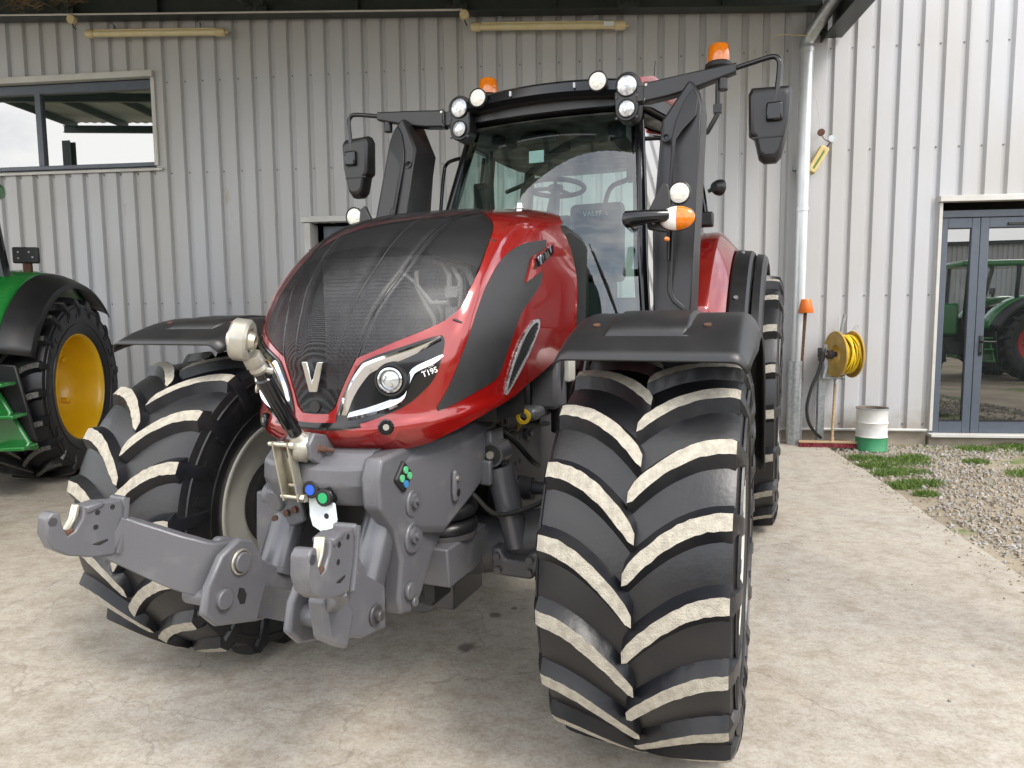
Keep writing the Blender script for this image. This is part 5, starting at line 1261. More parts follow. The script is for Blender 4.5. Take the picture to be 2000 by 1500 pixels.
# lower cross tube and arm brackets
q = MB(); q.cyl((.63, -.27, .64), (.63, .27, .64), .05, 24); q.box((.84, 0, .645), (.09, .36, .10), Matrix.Rotation(R(-25), 3, "Y")); q.build("cross_shaft", "cast_dark", TRACTOR)
for sg in (1, -1):
    # lower link body: from the shaft forward to the folding bracket
    q = MB(); body = [(.57, .61), (.62, .575), (.72, .565), (.90, .60), (1.07, .655), (1.12, .71), (1.10, .79), (1.04, .87), (.96, .905), (.90, .88), (.86, .80), (.76, .73), (.64, .70), (.58, .67)]
    outer = [(.76, .585), (.90, .61), (1.00, .66), (1.03, .72), (1.02, .80), (1.0, .86), (.95, .895), (.90, .88), (.86, .80), (.76, .73)]
    q.prism(body, 'y', sg * .145, sg * .175); q.prism(outer, 'y', sg * .236, sg * .268)
    lk = q.build("lower_link", "cast_grey", TRACTOR, ang=30, bevel=.010, seg=3)
    q = MB(); q.prism([(.76, .60), (.90, .625), (.92, .68), (.86, .72), (.76, .69)], 'y', sg * .172, sg * .238); q.build("link_web", "cast_grey", lk, bevel=.008)
    for x, z, r_ in ((.965, .828, .032), (1.045, .735, .032)):
        q = MB(); q.cyl((x, sg * .128, z), (x, sg * .284, z), r_, 24); q.build("link_pin", "cast_grey", lk, bevel=.004)
    for yy in (.273, .140):
        q = MB(); q.lathe([(.038 + .005 * math.cos(a), .005 * math.sin(a)) for a in np.linspace(0, 6.283, 9)[:-1]], (.965, sg * yy, .828), 'y', 24, closed=True); q.build("retaining_ring", "zinc", lk)
    q = MB(); q.prism([(.955, .735), (.975, .745), (.985, .72), (.975, .69), (.955, .685), (.945, .71)], 'y', sg * .1435, sg * .1445); q.build("slot", "black_matte", lk)
    q = MB(); q.cyl((.83, sg * .266, .66), (.83, sg * .278, .66), .034, 24); q.cyl((.83, sg * .276, .66), (.83, sg * .298, .66), .018, 16); q.build("shaft_end", "cast_dark", lk, bevel=.004)
    # arm blade curving forward and outward
    path = [(.93, .205, .805), (1.02, .214, .815), (1.08, .265, .85), (1.13, .335, .895), (1.175, .395, .935), (1.205, .415, .955)]
    hts = [.080, .086, .085, .078, .070, .064]
    P = [Vector((x, sg * y, z)) for x, y, z in path]; sp = spline(P, 4); rows = []
    for i, p in enumerate(sp):
        t = (sp[min(i + 1, len(sp) - 1)] - sp[max(i - 1, 0)]).normalized(); f = i / (len(sp) - 1) * (len(hts) - 1); hh = hts[int(f)] + (hts[min(int(f) + 1, len(hts) - 1)] - hts[int(f)]) * (f - int(f))
        nrm = Vector((t.y, -t.x, 0)).normalized(); upv = nrm.cross(t); upv = upv if upv.z > 0 else -upv
        rows.append([tuple(p + nrm * a * .020 + upv * b * hh) for a, b in ((-1, -1), (1, -1), (1, 1), (-1, 1))])
    q = MB(); q.loft(rows, closed=True); q.add(rows[0], [(0, 1, 2, 3)]); q.add(rows[-1], [(0, 1, 2, 3)]); arm = q.build("arm_blade", "cast_grey", TRACTOR, ang=35, bevel=.006)
    # claw hook: outline in the plane of the arm
    hk = [(-.095, -.100), (-.02, -.085), (.04, -.062), (.078, -.032), (.094, .012), (.088, .060), (.072, .073), (.052, .068), (.048, .025), (.036, -.004), (.016, .004), (-.006, .034), (-.012, .062), (-.020, .070), (-.06, .072), (-.10, .066), (-.136, .062), (-.130, .0)]
    M = frame((1.30, sg * .430, 1.0), (.99, sg * .12, 0), (0, 0, 1))
    q = MB(); q.prism(hk, 'z', -.025, .025); q.xform(M); cl = q.build("claw_hook", "cast_grey", TRACTOR, ang=30, bevel=.010, seg=3)
    q = MB(); q.prism([(-.020, .044), (-.012, .068), (-.064, .074), (-.074, .058)], 'z', -.031, .031); q.prism([(-.126, .030), (-.118, .070), (-.136, .074), (-.150, .036)], 'z', -.033, .033); q.xform(M); q.build("latch_cover", "cast_grey", cl, bevel=.007)
    q = MB(); q.prism([(-.004, .045), (.022, .006), (.036, .004), (.014, .036), (.002, .076), (-.010, .076)], 'z', -.014, .014); q.xform(M); q.build("latch", "zinc", cl, bevel=.004)
    q = MB(); q.prism([(.016, .003), (.038, -.006), (.042, .005), (.022, .014)], 'z', -.024, .024); q.xform(M); q.build("worn_seat", "rust", cl, bevel=.003)
    each("hook_hole", "black_matte", cl, [lambda q, a=a, b=b: (q.cyl((a, b, -.0262), (a, b, .0262), .0075, 12), q.xform(M)) for a, b in ((-.050, .042), (-.042, .0), (-.095, .048))])
    q = MB(); q.prism([(-.080, -.040), (-.03, -.042), (-.022, -.052), (-.050, -.062), (-.080, -.054)], 'z', -.0258, .0258); q.xform(M); q.build("hook_slot", "black_matte", cl, bevel=.006)
    q = MB(); q.cyl((.074, .046, -.0265), (.074, .046, .0265), .012, 16); q.xform(M); q.build("hook_bore", "cast_dark", cl)
    q = MB()
    for k in range(4): q.tube([(-.100, -.095, .030 - .02 * k), (-.126, -.02, .032 - .02 * k), (-.138, .065, .030 - .02 * k)], .009, 6)
    q.xform(M); q.build("weld_bead", "cast_grey", cl, ang=60)
# folded left stop plate below the arm
q = MB(); q.prism([(1.06, .66), (1.14, .72), (1.16, .84), (1.10, .88), (1.02, .76)], 'y', .27, .33); q.build("fold_bracket", "cast_grey", TRACTOR, bevel=.010)
# top link: ball eye, clamp, tube, pivot, holder bracket
E1, E2 = Vector((1.055, -.012, 1.545)), Vector((.815, .0, 1.185)); d = (E2 - E1).normalized()
ax = Vector((.45, -.88, .15)).normalized()
def ring_eye(c, r0, r1, h, n=32):
    z = ax; x = z.orthogonal().normalized(); y = z.cross(x); M = Matrix(((x.x, y.x, z.x, c.x), (x.y, y.y, z.y, c.y), (x.z, y.z, z.z, c.z), (0, 0, 0, 1)))
    q = MB(); q.lathe([(r0, -h * .8), (r0 * 1.15, -h), (r1 * .9, -h), (r1, -h * .72), (r1, h * .72), (r1 * .9, h), (r0 * 1.15, h), (r0, h * .8)], n=n, closed=True); q.xform(M); return q, M
q, M = ring_eye(E1, .034, .062, .026); q.tube([E1 + d * .055, E1 + d * .082, E1 + d * .098], [.028, .030, .024], 16); tl = q.build("top_link", "zinc_white", TRACTOR, ang=40)
b = MB(); b.lathe([(.014, -.040), (.022, -.040), (.030, -.02), (.033, 0), (.030, .02), (.022, .040), (.014, .040)], n=24, closed=True); b.xform(M); b.build("ball", "zinc", tl, ang=60)
b = MB(); b.lathe([(.0, -.034), (.0145, -.034), (.0145, .034), (.0, .034)], n=20); b.xform(M); b.build("ball_bore", "rust", tl)
b = MB(); b.tube([E1 + d * .094, E1 + d * .108, E1 + d * .120], [.025, .028, .022], 12); b.tube([E1 + d * .105 + ax * .032, E1 + d * .110 - ax * .042], .010, 8); b.build("lock_clamp", "zinc_white", tl)
b = MB(); b.tube([E1 + d * .116, E1 + d * .140, E1 + d * .145, E1 + d * .335, E1 + d * .34, E1 + d * .39], [.022, .022, .027, .027, .023, .021], 18); b.build("link_tube", "black_gloss", tl, ang=40)
b = MB(); b.lathe([(.012 + .004 * math.cos(a), .004 * math.sin(a)) for a in np.linspace(0, 6.283, 9)[:-1]], n=16, closed=True); b.xform(Matrix.Translation(E1 + d * .19 - ax * -.04) @ M.to_3x3().to_4x4()); b.build("clip_ring", "zinc", tl)
q, M = ring_eye(E2, .024, .050, .024); q.tube([E1 + d * .375, E2 - d * .03], [.024, .034], 14); q.build("lower_eye", "zinc_white", tl, ang=40)
b = MB(); b.cyl(E2 - ax * .055, E2 + ax * .06, .020, 18); b.cyl(E2 - ax * .075, E2 - ax * .055, .012, 12); b.tube([E2 - ax * .05 + Vector((0, 0, .0)), E2 - ax * .10], .008, 8); b.build("eye_pin", "rust", tl)
q = MB(); q.prism([(.70, 1.12), (.79, 1.12), (.84, 1.15), (.85, 1.20), (.82, 1.235), (.76, 1.22), (.70, 1.17)], 'y', .030, .052); q.prism([(.70, 1.12), (.79, 1.12), (.84, 1.15), (.85, 1.20), (.82, 1.235), (.76, 1.22), (.70, 1.17)], 'y', -.054, -.032); q.build("top_link_lug", "cast_grey", TRACTOR, bevel=.006)
# plated channel that parks the top link
q = MB(); a0, a1 = Vector((.878, -.045, 1.205)), Vector((.845, -.035, 1.005)); dz = (a1 - a0)
for o_ in (-.030, .030):
    q.add([tuple(a0 + Vector((.0, o_ - .003, 0))), tuple(a0 + Vector((-.035, o_ - .003, 0))), tuple(a1 + Vector((-.035, o_ - .003, 0))), tuple(a1 + Vector((0, o_ - .003, 0))), tuple(a0 + Vector((.0, o_ + .003, 0))), tuple(a0 + Vector((-.035, o_ + .003, 0))), tuple(a1 + Vector((-.035, o_ + .003, 0))), tuple(a1 + Vector((0, o_ + .003, 0)))],
          [(0, 1, 2, 3), (4, 7, 6, 5), (0, 4, 5, 1), (3, 2, 6, 7), (0, 3, 7, 4), (1, 5, 6, 2)])
q.add([tuple(a0 + Vector((-.035, -.030, 0))), tuple(a0 + Vector((-.035, .030, 0))), tuple(a1 + Vector((-.035, .030, 0))), tuple(a1 + Vector((-.035, -.030, 0)))], [(0, 1, 2, 3)])
hb = q.build("parking_channel", "zinc", TRACTOR, solid=.003)
q = MB(); q.cyl(a0 + Vector((-.012, -.05, -.006)), a0 + Vector((-.012, .052, -.006)), .008, 12); q.cyl(a0 + Vector((-.012, .038, -.006)), a0 + Vector((-.012, .056, -.006)), .014, 12); q.build("channel_bolt", "zinc", hb)
q = MB(); q.cyl(a1 + Vector((-.012, -.046, .012)), a1 + Vector((-.012, .046, .012)), .008, 12); q.cyl(a1 + Vector((-.012, .036, .012)), a1 + Vector((-.012, .052, .012)), .014, 6); q.build("channel_bolt", "zinc", hb)
q = MB(); q.cyl(a1 + Vector((-.02, -.02, .05)), a1 + Vector((-.02, .03, .05)), .006, 8); q.build("channel_bolt", "zinc", hb)
# hydraulic couplers with dust caps, and the white plate below
for k, (y, z, cm) in enumerate(((.028, 1.045, "blue_cap"), (.078, 1.022, "green_cap"))):
    q = MB(); q.box((.785, y, z + .024), (.055, .050, .034)); q.cyl((.75, y, z), (.815, y, z), .030, 16); q.tube([(.735, y, z), (.70, y, z)], .02, 10); cp = q.build("coupler", "black_gloss", TRACTOR, bevel=.004)
    q = MB(); q.cyl((.815, y, z), (.824, y, z), .030, 12); q.build("dust_cap", "black_matte", cp, bevel=.002)
    q = MB(); q.cyl((.824, y, z), (.827, y, z), .0175, 20); q.build("cap_disc", cm, cp)
q = MB(); q.prism([(.000, 1.020), (.105, 1.000), (.112, .945), (.098, .900), (.072, .885), (.012, .915), (.002, .95)], 'x', .792, .800); wp = q.build("white_plate", "white_plate", TRACTOR, bevel=.004)
q = MB(); q.cyl((.8002, .072, .955), (.8012, .072, .955), .0095, 14); q.build("plate_hole", "black_matte", wp)
# ------------------------------------------------------------------ green tractor parked on the left: its rear left quarter is in view
mat("green_paint", (0.015, 0.21, 0.035), 0.28, col2=(0.013, 0.18, 0.03), scale=5, coat=0.8, rvar=0.05)
mat("rim_yellow", (0.80, 0.47, 0.008), 0.34, col2=(0.74, 0.42, 0.008), scale=4, coat=0.3)
mat("rim_red", (0.62, 0.02, 0.015), 0.3, col2=(0.55, 0.018, 0.014), scale=4, coat=0.4)
lugd = mat("lug_dusty", (0.17, 0.165, 0.15), 0.9, col2=(0.07, 0.068, 0.062), scale=60, bump=0.4, bscale=160)
NT = tyre_mesh(0.94, 0.325, 0.54, 21, 0.055, 0.26, R(2), (0.060, 0.052), seed=21)
NT.materials[0] = lugd
NF = tyre_mesh(0.72, 0.26, 0.40, 19, 0.045, 0.2, R(2), seed=31)
NF.materials[0] = lugd
def green_tractor(label, rimm, loc, rz):
    GRN = thing("tractor", label, "tractor", loc, rz)
    ndish = [(.555, .29), (.548, .298), (.532, .285), (.520, .24), (.505, .16), (.495, .05), (.47, -.06), (.43, -.115), (.30, -.13), (.10, -.13)]
    ninn = [(.555, -.29), (.548, -.298), (.53, -.28), (.50, -.2), (.43, -.14)]
    for y, fl in ((.97, False), (-.97, True)):
        wheel(GRN, "rear_wheel", NT, ninn, ndish, [(.25, -.14), (.2, -.25), (.1, -.5)], [(.19, -.128), (.17, -.05), (.10, -.02), (0, -.018)], rimm, rimm, (0, y, .93), 0, fl)
    for w_ in list(GRN.children):
        if w_.name.startswith("rear_wheel"):
            k_ = 1 if w_.location.y > 0 else -1
            for i_ in range(10):
                a_ = 2 * math.pi * i_ / 10
                q = MB(); q.cyl((.24 * math.cos(a_), -.13 * k_, .24 * math.sin(a_)), (.24 * math.cos(a_), -.10 * k_, .24 * math.sin(a_)), .017, 6); q.build("wheel_nut", "zinc", w_)
            for i_ in range(6):
                a_ = 2 * math.pi * (i_ + .4) / 6
                q = MB(); q.box((.455 * math.cos(a_), -.05 * k_, .455 * math.sin(a_)), (.07, .07, .05), Matrix.Rotation(-a_, 3, 'Y')); q.build("rim_lug", rimm, w_, bevel=.008)
    for sg in (1, -1):
        def nshell(nm, prof, mm, a0, a1, par=GRN):
            q = MB(); rows = []
            for i in range(26):
                a = a0 + (a1 - a0) * i / 25
                rows.append([(r_ * math.cos(a), sg * y, .93 + r_ * math.sin(a)) for y, r_ in prof])
            q.loft(rows); return q.build(nm, mm, par, ang=30, solid=.012)
        nshell("fender", [(.48, 1.02), (.50, 1.17), (.55, 1.20), (.80, 1.205), (.98, 1.185), (1.05, 1.15)], "green_paint", R(18), R(140))
        nshell("fender_flare", [(1.035, 1.165), (1.05, 1.17), (1.12, 1.155), (1.20, 1.12), (1.28, 1.07), (1.30, 1.02)], "black_plastic", R(20), R(135))
        q = MB(); q.box((.16, sg * .90, 2.27), (.05, .24, .16)); q.build("lamp_plate", "black_matte", GRN, bevel=.015)
        q = MB(); q.box((.14, sg * .90, 2.13), (.05, .07, .14)); q.build("lamp_post", "rust", GRN, bevel=.005)
        q = MB(); [q.cyl((.186, sg * (.90 + a), 2.27 + b), (.190, sg * (.90 + a), 2.27 + b), .009, 8) for a, b in ((-.06, .03), (.04, .03), (-.06, -.03), (.07, -.02))]; q.build("plate_bolts", "alloy", GRN)
        q = MB(); q.tube([(.42, sg * .86, 1.75), (.40, sg * .80, 2.12), (.30, sg * .66, 2.85)], .055, 8); q.build("cab_pillar", "black_gloss", GRN)
        q = MB(); q.tube([(1.45, sg * .52, 1.5), (1.40, sg * .55, 2.85)], .045, 8); q.build("front_pillar", "black_gloss", GRN)
        quad = MB(); quad.add([(.44, sg * .66, 1.6), (1.42, sg * .53, 1.6), (1.38, sg * .56, 2.8), (.32, sg * .60, 2.8)], [(0, 1, 2, 3)]); quad.build("cab_glass", "side_glass", GRN, ang=0)
        # steps and the mud guard in front of the wheel
        q = MB(); q.prism([(sg * .62, .62), (sg * 1.28, .52), (sg * 1.15, 1.22), (sg * .62, 1.28)], 'x', .96, 1.0); q.build("mud_guard", "black_plastic", GRN, bevel=.015)
        q = MB(); q.prism([(sg * .62, .44), (sg * 1.30, .45), (sg * 1.31, .49), (sg * 1.25, .52), (sg * 1.02, 1.0), (sg * .62, 1.05)], 'x', 1.01, 1.06); q.build("step_frame", "green_paint", GRN, bevel=.02)
        for z in (.50, .78, 1.06):
            q = MB(); q.box((1.16, sg * (1.14 - .25 * (z - .5)), z), (.24, .34, .035)); q.build("step", "green_paint", GRN, bevel=.01)
    q = MB(); q.prism([(.25, .95), (1.5, .95), (1.5, 1.55), (.45, 1.62), (.25, 1.5)], 'y', -.55, .55); q.build("cab_floor", "black_matte", GRN, bevel=.03)
    q = MB(); q.box((.75, 0, 2.92), (1.7, 1.3, .16)); q.build("cab_roof", "green_paint", GRN, bevel=.06, seg=3)
    q = MB(); q.box((.2, 0, .95), (1.0, .6, .6)); q.cyl((0, -.8, .93), (0, .8, .93), .16, 18); q.box((1.8, 0, .85), (2.0, .45, .5)); q.build("transmission", "cast_dark", GRN, bevel=.04)
    q = MB(); q.prism([(1.5, 1.1), (3.4, 1.1), (3.45, 1.5), (3.2, 1.75), (1.5, 1.95)], 'y', -.40, .40); q.build("bonnet", "green_paint", GRN, bevel=.08, seg=3)
    for y, fl in ((.93, False), (-.93, True)):
        wheel(GRN, "front_wheel", NF, [(.41, -.2), (.36, -.1), (.3, .0)], [(.41, .22), (.38, .2), (.35, .1), (.2, .05), (0, .05)], [(.2, 0), (.15, -.2), (0, -.2)], [(.15, .06), (.12, .1), (0, .1)], rimm, rimm, (2.75, y, .715), 0, fl)
    q = MB(); q.tube([(2.75, -.7, .7), (2.75, .7, .7)], .1, 12); q.build("front_axle", "cast_dark", GRN)

    return GRN
green_tractor("green tractor with yellow wheel rims parked beside the red one", "rim_yellow", (-5.76, 7.02, 0), R(-81))
green_tractor("green tractor with red wheel rims out in the yard, mirrored in the door glass", "rim_red", (10.7, -2.2, -.03), R(176))
green_tractor("green tractor across the yard facing the canopy, mirrored in the windscreen", "rim_yellow", (-1.5, -11.5, -.03), R(70))
# placeholder
# ------------------------------------------------------------------ things on and by the wall (wall frame: s, y towards the yard negative, z)
def wthing(name, label, cat, s, y, z=0, group=None, rz=0.0):
    p = W(s, y, z); return thing(name, label, cat, p, WALL_RZ + rz, group)
# downpipe with its galvanised foot
t = thing("downpipe", "pale metal downpipe with a thicker galvanised foot by the canopy edge", "downpipe", W(3.60, -.14, 0), WALL_RZ)
q = MB(); q.tube([(0, 0, 1.02), (0, 0, 4.78)], .078, 28); q.build("pipe", "alu_pipe", t)
q = MB(); q.tube([(-.02, 0, -.02), (-.015, 0, 1.05)], .094, 28); q.build("foot_sleeve", "galvanised", t)
q = MB(); q.tube(spline([(0, 0, 4.76), (.0, -.0, 4.86), (.06, -.06, 4.98), (.22, -.24, 5.22), (.34, -.34, 5.36)], 5), .080, 24); q.build("elbow", "galvanised", t, ang=60)
for z in (4.76, 2.9): q = MB(); q.lathe([(.078, z - .03), (.084, z - .026), (.084, z + .026), (.078, z + .03)], (0, 0, 0), 'z', 28); q.build("collar", "alu_pipe", t)
q = MB(); q.box((0, .10, 3.4), (.19, .10, .03)); q.build("pipe_clip", "galvanised", t)
# rusty post with an orange cap
t = thing("marker_post", "rusty steel post topped by an orange plastic cap behind the downpipe", "post", W(3.615, -.20, 0), WALL_RZ)
q = MB(); q.tube([(0, 0, 0), (.015, .0, 1.0), (.045, .0, 1.68)], .024, 4); q.build("post", "rust", t)
mat("orange_plastic", (0.75, 0.17, 0.012), 0.4, col2=(0.62, 0.13, 0.01), scale=9)
q = MB(); q.lathe([(0, 1.81), (.055, 1.808), (.066, 1.79), (.094, 1.645), (.090, 1.64), (.06, 1.78), (0, 1.79)], (.045, 0, 0), 'z', 24); q.build("cap", "orange_plastic", t, ang=50)
# hanging foam block on a cord
t = thing("float_block", "cream foam block with pulley wheels hanging on a cord by the downpipe", "float", W(3.80, -.12, 3.3), WALL_RZ)
mat("foam", (0.62, 0.50, 0.25), 0.8, col2=(0.55, 0.43, 0.17), scale=12, bump=0.3)
Mq = Matrix.Translation((-.035, 0, .185)) @ Matrix.Rotation(R(29), 4, 'Y')
q = MB(); q.box((0, 0, 0), (.105, .12, .33)); q.xform(Mq); q.build("block", "foam", t, bevel=.012)
q = MB(); q.prism([(-.012, -.12), (.012, -.13), (.02, .10), (-.005, .13)], 'y', -.061, -.058); q.xform(Mq); q.build("stain", "grass", t)
for s, z in ((0.0, .51), (.125, .43)):
    q = MB(); q.lathe([(0, -.012), (.042, -.012), (.042, -.006), (.034, 0), (.042, .006), (.042, .012), (0, .012)], (s, 0, z), 'y', 22); q.build("pulley", "rust" if s == 0 else "galvanised", t)
q = MB(); q.tube(spline([(0, 0, .50), (.03, 0, .44), (.09, 0, .40), (.13, 0, .43)], 4), .005, 6); q.tube([(.12, 0, .41), (.07, 0, .33)], .009, 6); q.build("link_wire", "rust", t)
q = MB(); q.tube(spline([(-.01, 0, .55), (-.03, 0, .7), (-.09, 0, 1.0), (-.15, .0, 1.23)], 4), .004, 6); q.build("cord", "trim_white", t)
q = MB(); q.tube(spline([W(3.20, -.02, 4.96), W(3.28, -.10, 4.975), W(3.45, -.16, 4.94), W(3.60, -.24, 4.90)], 5), .005, 6)
tag(q.build("cord", "foam"), "thin pale cord tied from the wall to the downpipe", "cord")
# strip lights under the wall rafter
mat("batten_cream", (0.60, 0.50, 0.30), 0.45, col2=(0.52, 0.42, 0.23), scale=9, stretch=(1, 8, 8))
mat("diffuser", (0.62, 0.54, 0.34), 0.25, col2=(0.55, 0.46, 0.26), scale=5)
def strip(s0, z0, s1, z1, label):
    L = math.hypot(s1 - s0, z1 - z0); t = wthing("strip_light", label, "light", s0, -.13, z0, "strip lights under the canopy beam")
    t.rotation_euler = (0, -math.atan2(z1 - z0, s1 - s0), WALL_RZ)
    q = MB(); q.tube([(.12, 0, 0), (L - .14, 0, 0)], .042, 16); q.build("diffuser", "diffuser", t)
    q = MB(); q.box((L / 2, .0, .040), (L - .26, .06, .02)); q.build("housing", "batten_cream", t, bevel=.006)
    for a, b in ((0, .12), (L - .14, L)):
        q = MB(); q.tube([(a, 0, 0), (a + .015, 0, 0), (b - .015, 0, 0), (b, 0, 0)], [.040, .055, .055, .046], 16); q.build("end_cap", "batten_cream", t, bevel=.004)
    q = MB(); q.cyl((L, 0, 0), (L + .035, 0, 0), .018, 10); q.build("cable_gland", "batten_cream", t)
    for f in (.19, .81): q = MB(); q.box((L * f, .01, .085), (.055, .05, .075)); q.build("clip", "galvanised", t, bevel=.006)
strip(-5.70, 5.452, -3.73, 5.372, "cream strip light by the high window, without a paper label")
strip(-0.466, 5.256, 1.456, 5.172, "cream strip light above the tractor cab, small label at its end")
q = MB(); q.box((0, 0, 0), (.13, .003, .05)); o = q.build("paper_label", "white_plate", [x for x in bpy.data.objects if x.name.startswith("strip_light")][-1]); o.location = (1.72, -.056, 0)
for s, z, lb in ((-5.786, 5.585, "round cream junction box on the conduit near the high window"), (-.524, 5.346, "round cream junction box at the conduit's end above the bonnet")):
    t = wthing("junction_box", lb, "junction box", s, -.27, z, "junction boxes on the conduit")
    q = MB(); q.lathe([(0, -.035), (.052, -.035), (.058, -.028), (.058, .03), (0, .03)], (0, 0, 0), 'y', 28); q.build("box", "batten_cream", t, bevel=.003)
    q = MB(); q.tube([(.0, 0, -.05), (.012, 0, -.09), (.03, .02, -.12)], .008, 8); q.build("cable", "black_matte", t)
q = MB(); q.tube([W(-11, -.275, zb(-11) + .03), W(-5.75, -.275, zb(-5.75) + .012), W(-.55, -.275, zb(-.55) + .0)], .012, 8)
tag(q.build("conduit", "trim_white"), "thin white cable conduit along the canopy beam", "conduit")
# straw of an old nest tucked in the steelwork
q = MB(); rg = random.Random(5)
for _ in range(120):
    p = Vector((rg.gauss(-6.15, .22), -.34 + rg.gauss(0, .05), zb(-6) + .17 + rg.gauss(0, .05))); d = Vector((rg.uniform(-1, 1), rg.uniform(-.4, .4), rg.uniform(-.6, .2))) * rg.uniform(.06, .16)
    p = W(p.x, p.y, p.z); q.tube([p - d, p + Vector((0, 0, rg.uniform(-.03, .03))), p + d], .0025, 3)
mat("straw", (0.20, 0.12, 0.055), 0.9); tag(q.build("nest_straw", "straw", ang=0), "straggling brown straw of an old nest in the canopy steelwork", "nest", kind="stuff")
# hose reel on its post
t = wthing("hose_reel", "yellow hose wound on a yellow steel reel fixed to a grey post", "hose reel", 3.95, -.16, 0, rz=R(9))
mat("reel_yellow", (0.50, 0.33, 0.07), 0.5, col2=(0.40, 0.25, 0.05), scale=8, spots=((0.10, 0.045, 0.02), 9, 0.66))
mat("hose_yellow", (0.78, 0.56, 0.02), 0.4, col2=(0.70, 0.48, 0.02), scale=14)
cz, cy = 1.135, -.16
for x, face in ((.02, 1), (.225, 0)):
    q = MB(); q.lathe([(.115, x - .006), (.268, x - .006), (.280, x - .016), (.285, x - .004), (.275, x + .008), (.115, x + .008)], (0, cy, cz), 'x', 40, closed=True); q.build("flange", "reel_yellow", t, ang=40)
q = MB(); q.tube([(.02, cy, cz), (.23, cy, cz)], .115, 24, caps=False); q.build("drum", "reel_yellow", t)
for k in range(9):
    x = .045 + k * .0195; r0 = .205 + .022 * math.sin(k * 2.1); q = MB(); sk = .018 * math.sin(k * 1.7)
    q.tube([(x + sk * math.cos(a), cy + r0 * math.cos(a), cz + r0 * math.sin(a)) for a in np.linspace(0, 2 * math.pi, 33)], .0115, 8, caps=False); q.build("hose_turn", "hose_yellow", t, ang=60)
for k in range(6):
    x = .06 + k * .028; r0 = .228; sk = .035 * (-1 if k % 2 else 1); q = MB()
    q.tube([(x + sk * math.cos(a + k), cy + r0 * math.cos(a), cz + r0 * math.sin(a)) for a in np.linspace(0, 2 * math.pi, 33)], .0115, 8, caps=False); q.build("hose_turn", "hose_yellow", t, ang=60)
q = MB(); q.tube([(-.14, cy, cz), (.03, cy, cz)], .032, 14); q.cyl((-.08, cy, cz), (-.02, cy, cz), .055, 16); q.box((-.13, cy + .05, cz + .02), (.05, .12, .12)); q.build("swivel", "cast_dark", t, bevel=.006)
q = MB(); q.tube([(-.105, cy, cz), (-.075, cy, cz)], .037, 12); q.build("swivel_nut", "rust", t)
q = MB(); q.tube([(-.10, cy + .02, cz + .12), (-.11, cy + .03, cz), (-.09, cy + .0, cz - .16), (-.12, cy - .0, cz - .29)], .028, 6); q.tube([(-.10, cy + .0, cz - .285), (.11, cy, cz - .28)], .020, 8); q.cyl((.10, cy, cz - .28), (.135, cy, cz - .28), .03, 10); q.build("reel_frame", "galvanised", t)
q = MB(); q.box((-.06, .02, .43), (.085, .06, .88)); q.build("post", "galvanised", t, bevel=.006)
q = MB(); q.tube([(.17, .02, 1.40), (.20, .0, 1.62)], .020, 10); q.build("crank", "galvanised", t)
q = MB(); q.tube(spline([(.22, cy, 1.42), (.235, cy, 1.46), (.26, cy, 1.50), (.285, cy, 1.47), (.26, cy, 1.44), (.245, cy, 1.47)], 4), .004, 6); q.build("wire_loop", "galvanised", t)
q = MB(); q.tube(spline([(-.155, cy, cz - .05), (-.19, cy, .92), (-.27, cy, .72), (-.315, cy, .5), (-.29, cy, .32), (-.20, cy + .03, .19), (-.09, cy + .08, .10)], 6), .020, 12); q.build("feed_hose", "black_plastic", t, ang=60)
q = MB(); q.cyl((-.16, cy, cz - .08), (-.145, cy, cz + .03), .038, 12); q.build("hose_coupling", "black_matte", t)
# broom
t = wthing("broom", "wide yard broom with dark red bristles leaning beside the hose reel", "broom", 3.95, -.33, 0, rz=R(-2))
q = MB(); q.box((0.03, 0, .062), (.78, .055, .028)); mat("wood", (0.42, 0.30, 0.17), 0.7, col2=(0.30, 0.20, 0.11), scale=8, stretch=(1, 9, 9)); q.build("head", "wood", t, bevel=.006)
q = MB(); rg = random.Random(2); mat("bristle", (0.25, 0.018, 0.03), 0.7, col2=(0.16, 0.012, 0.02), scale=40)
for _ in range(900):
    x, y = rg.uniform(-.355, .415), rg.uniform(-.022, .022); dx, dy = rg.uniform(-.02, .02), rg.uniform(-.03, .006)
    q.tube([(x, y, .050), (x + dx, y + dy - .006, .001)], .0022, 3, caps=False)
o = q.build("bristles", "bristle", t, ang=0, fix=False); o["kind"] = "stuff"
q = MB(); q.tube([(.03, 0, .07), (.055, .06, .35), (.095, .17, .76)], .0165, 12); q.build("handle", "wood", t)
q = MB(); q.tube([(.03, 0, .06), (.036, .012, .12)], .024, 12); q.build("socket", "wood", t)
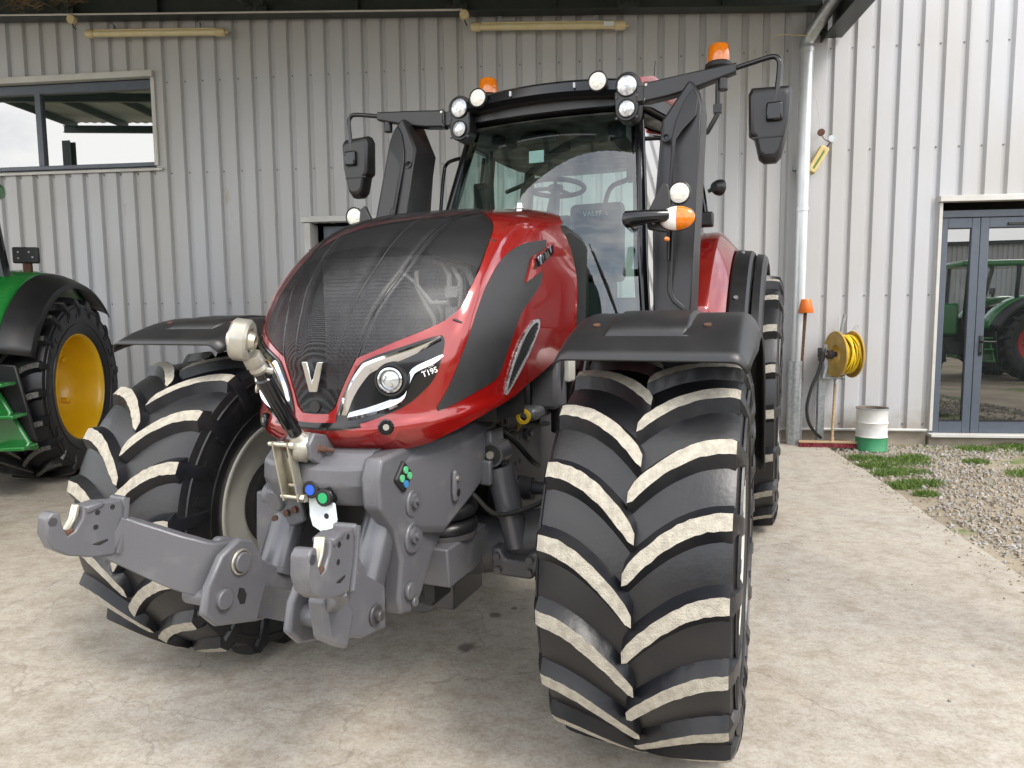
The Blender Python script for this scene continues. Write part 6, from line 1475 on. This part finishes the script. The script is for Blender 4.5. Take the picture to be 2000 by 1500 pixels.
q = MB(); q.tube([(.094, .168, .755), (.106, .20, .86)], .018, 12); q.build("handle_sleeve", "galvanised", t)
# drum
p = Vector((4.36, 8.30, -.025)); t = thing("drum", "small open steel drum painted white above and green below", "drum", p, WALL_RZ)
prof = [(.172, .0), (.178, .004), (.178, .015), (.174, .02), (.174, .155), (.178, .166), (.182, .172), (.178, .178), (.174, .19), (.174, .325), (.178, .336), (.182, .342), (.178, .348), (.174, .36), (.174, .495), (.180, .503), (.182, .51), (.178, .517), (.170, .514), (.166, .50), (.166, .06), (0, .06)]
mat("drum_white", (0.66, 0.66, 0.64), 0.42, col2=(0.58, 0.57, 0.54), scale=6, spots=((0.40, 0.22, 0.14), 5, 0.70)); mat("drum_green", (0.03, 0.22, 0.09), 0.45, col2=(0.028, 0.19, 0.08), scale=6, spots=((0.20, 0.17, 0.12), 8, 0.68))
mat("drum_inside", (0.16, 0.125, 0.10), 0.8, col2=(0.10, 0.075, 0.055), scale=12)
q = MB(); q.lathe([x for x in prof if x[1] < .16][:5], (0, 0, 0), 'z', 48); q.lathe([(.174, .155), (.1745, .165)], (0, 0, 0), 'z', 48); q.build("lower_shell", "drum_green", t, ang=50)
q = MB(); q.lathe([(.1745, .165)] + [x for x in prof[5:18]], (0, 0, 0), 'z', 48); q.build("upper_shell", "drum_white", t, ang=50)
q = MB(); q.lathe(prof[17:], (0, 0, 0), 'z', 40); q.build("inside", "drum_inside", t, ang=50)
q = MB(); q.lathe([(.178, .514), (.184, .507), (.184, .520), (.178, .522)], (0, 0, 0), 'z', 40, closed=True); q.build("rim", "galvanised", t)
# shed across the yard, mirrored in the glass
t = thing("shed", "long grey ribbed metal shed on the far side of the yard", "building", (4, -26, 0), 0)
q = MB(); xs = breaks(-20, 24)
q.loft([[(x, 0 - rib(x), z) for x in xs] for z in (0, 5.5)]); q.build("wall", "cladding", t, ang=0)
q = MB(); q.box((2, -4.9, 5.6), (45, 10.2, .2)); q.build("roof", "canopy_steel", t)
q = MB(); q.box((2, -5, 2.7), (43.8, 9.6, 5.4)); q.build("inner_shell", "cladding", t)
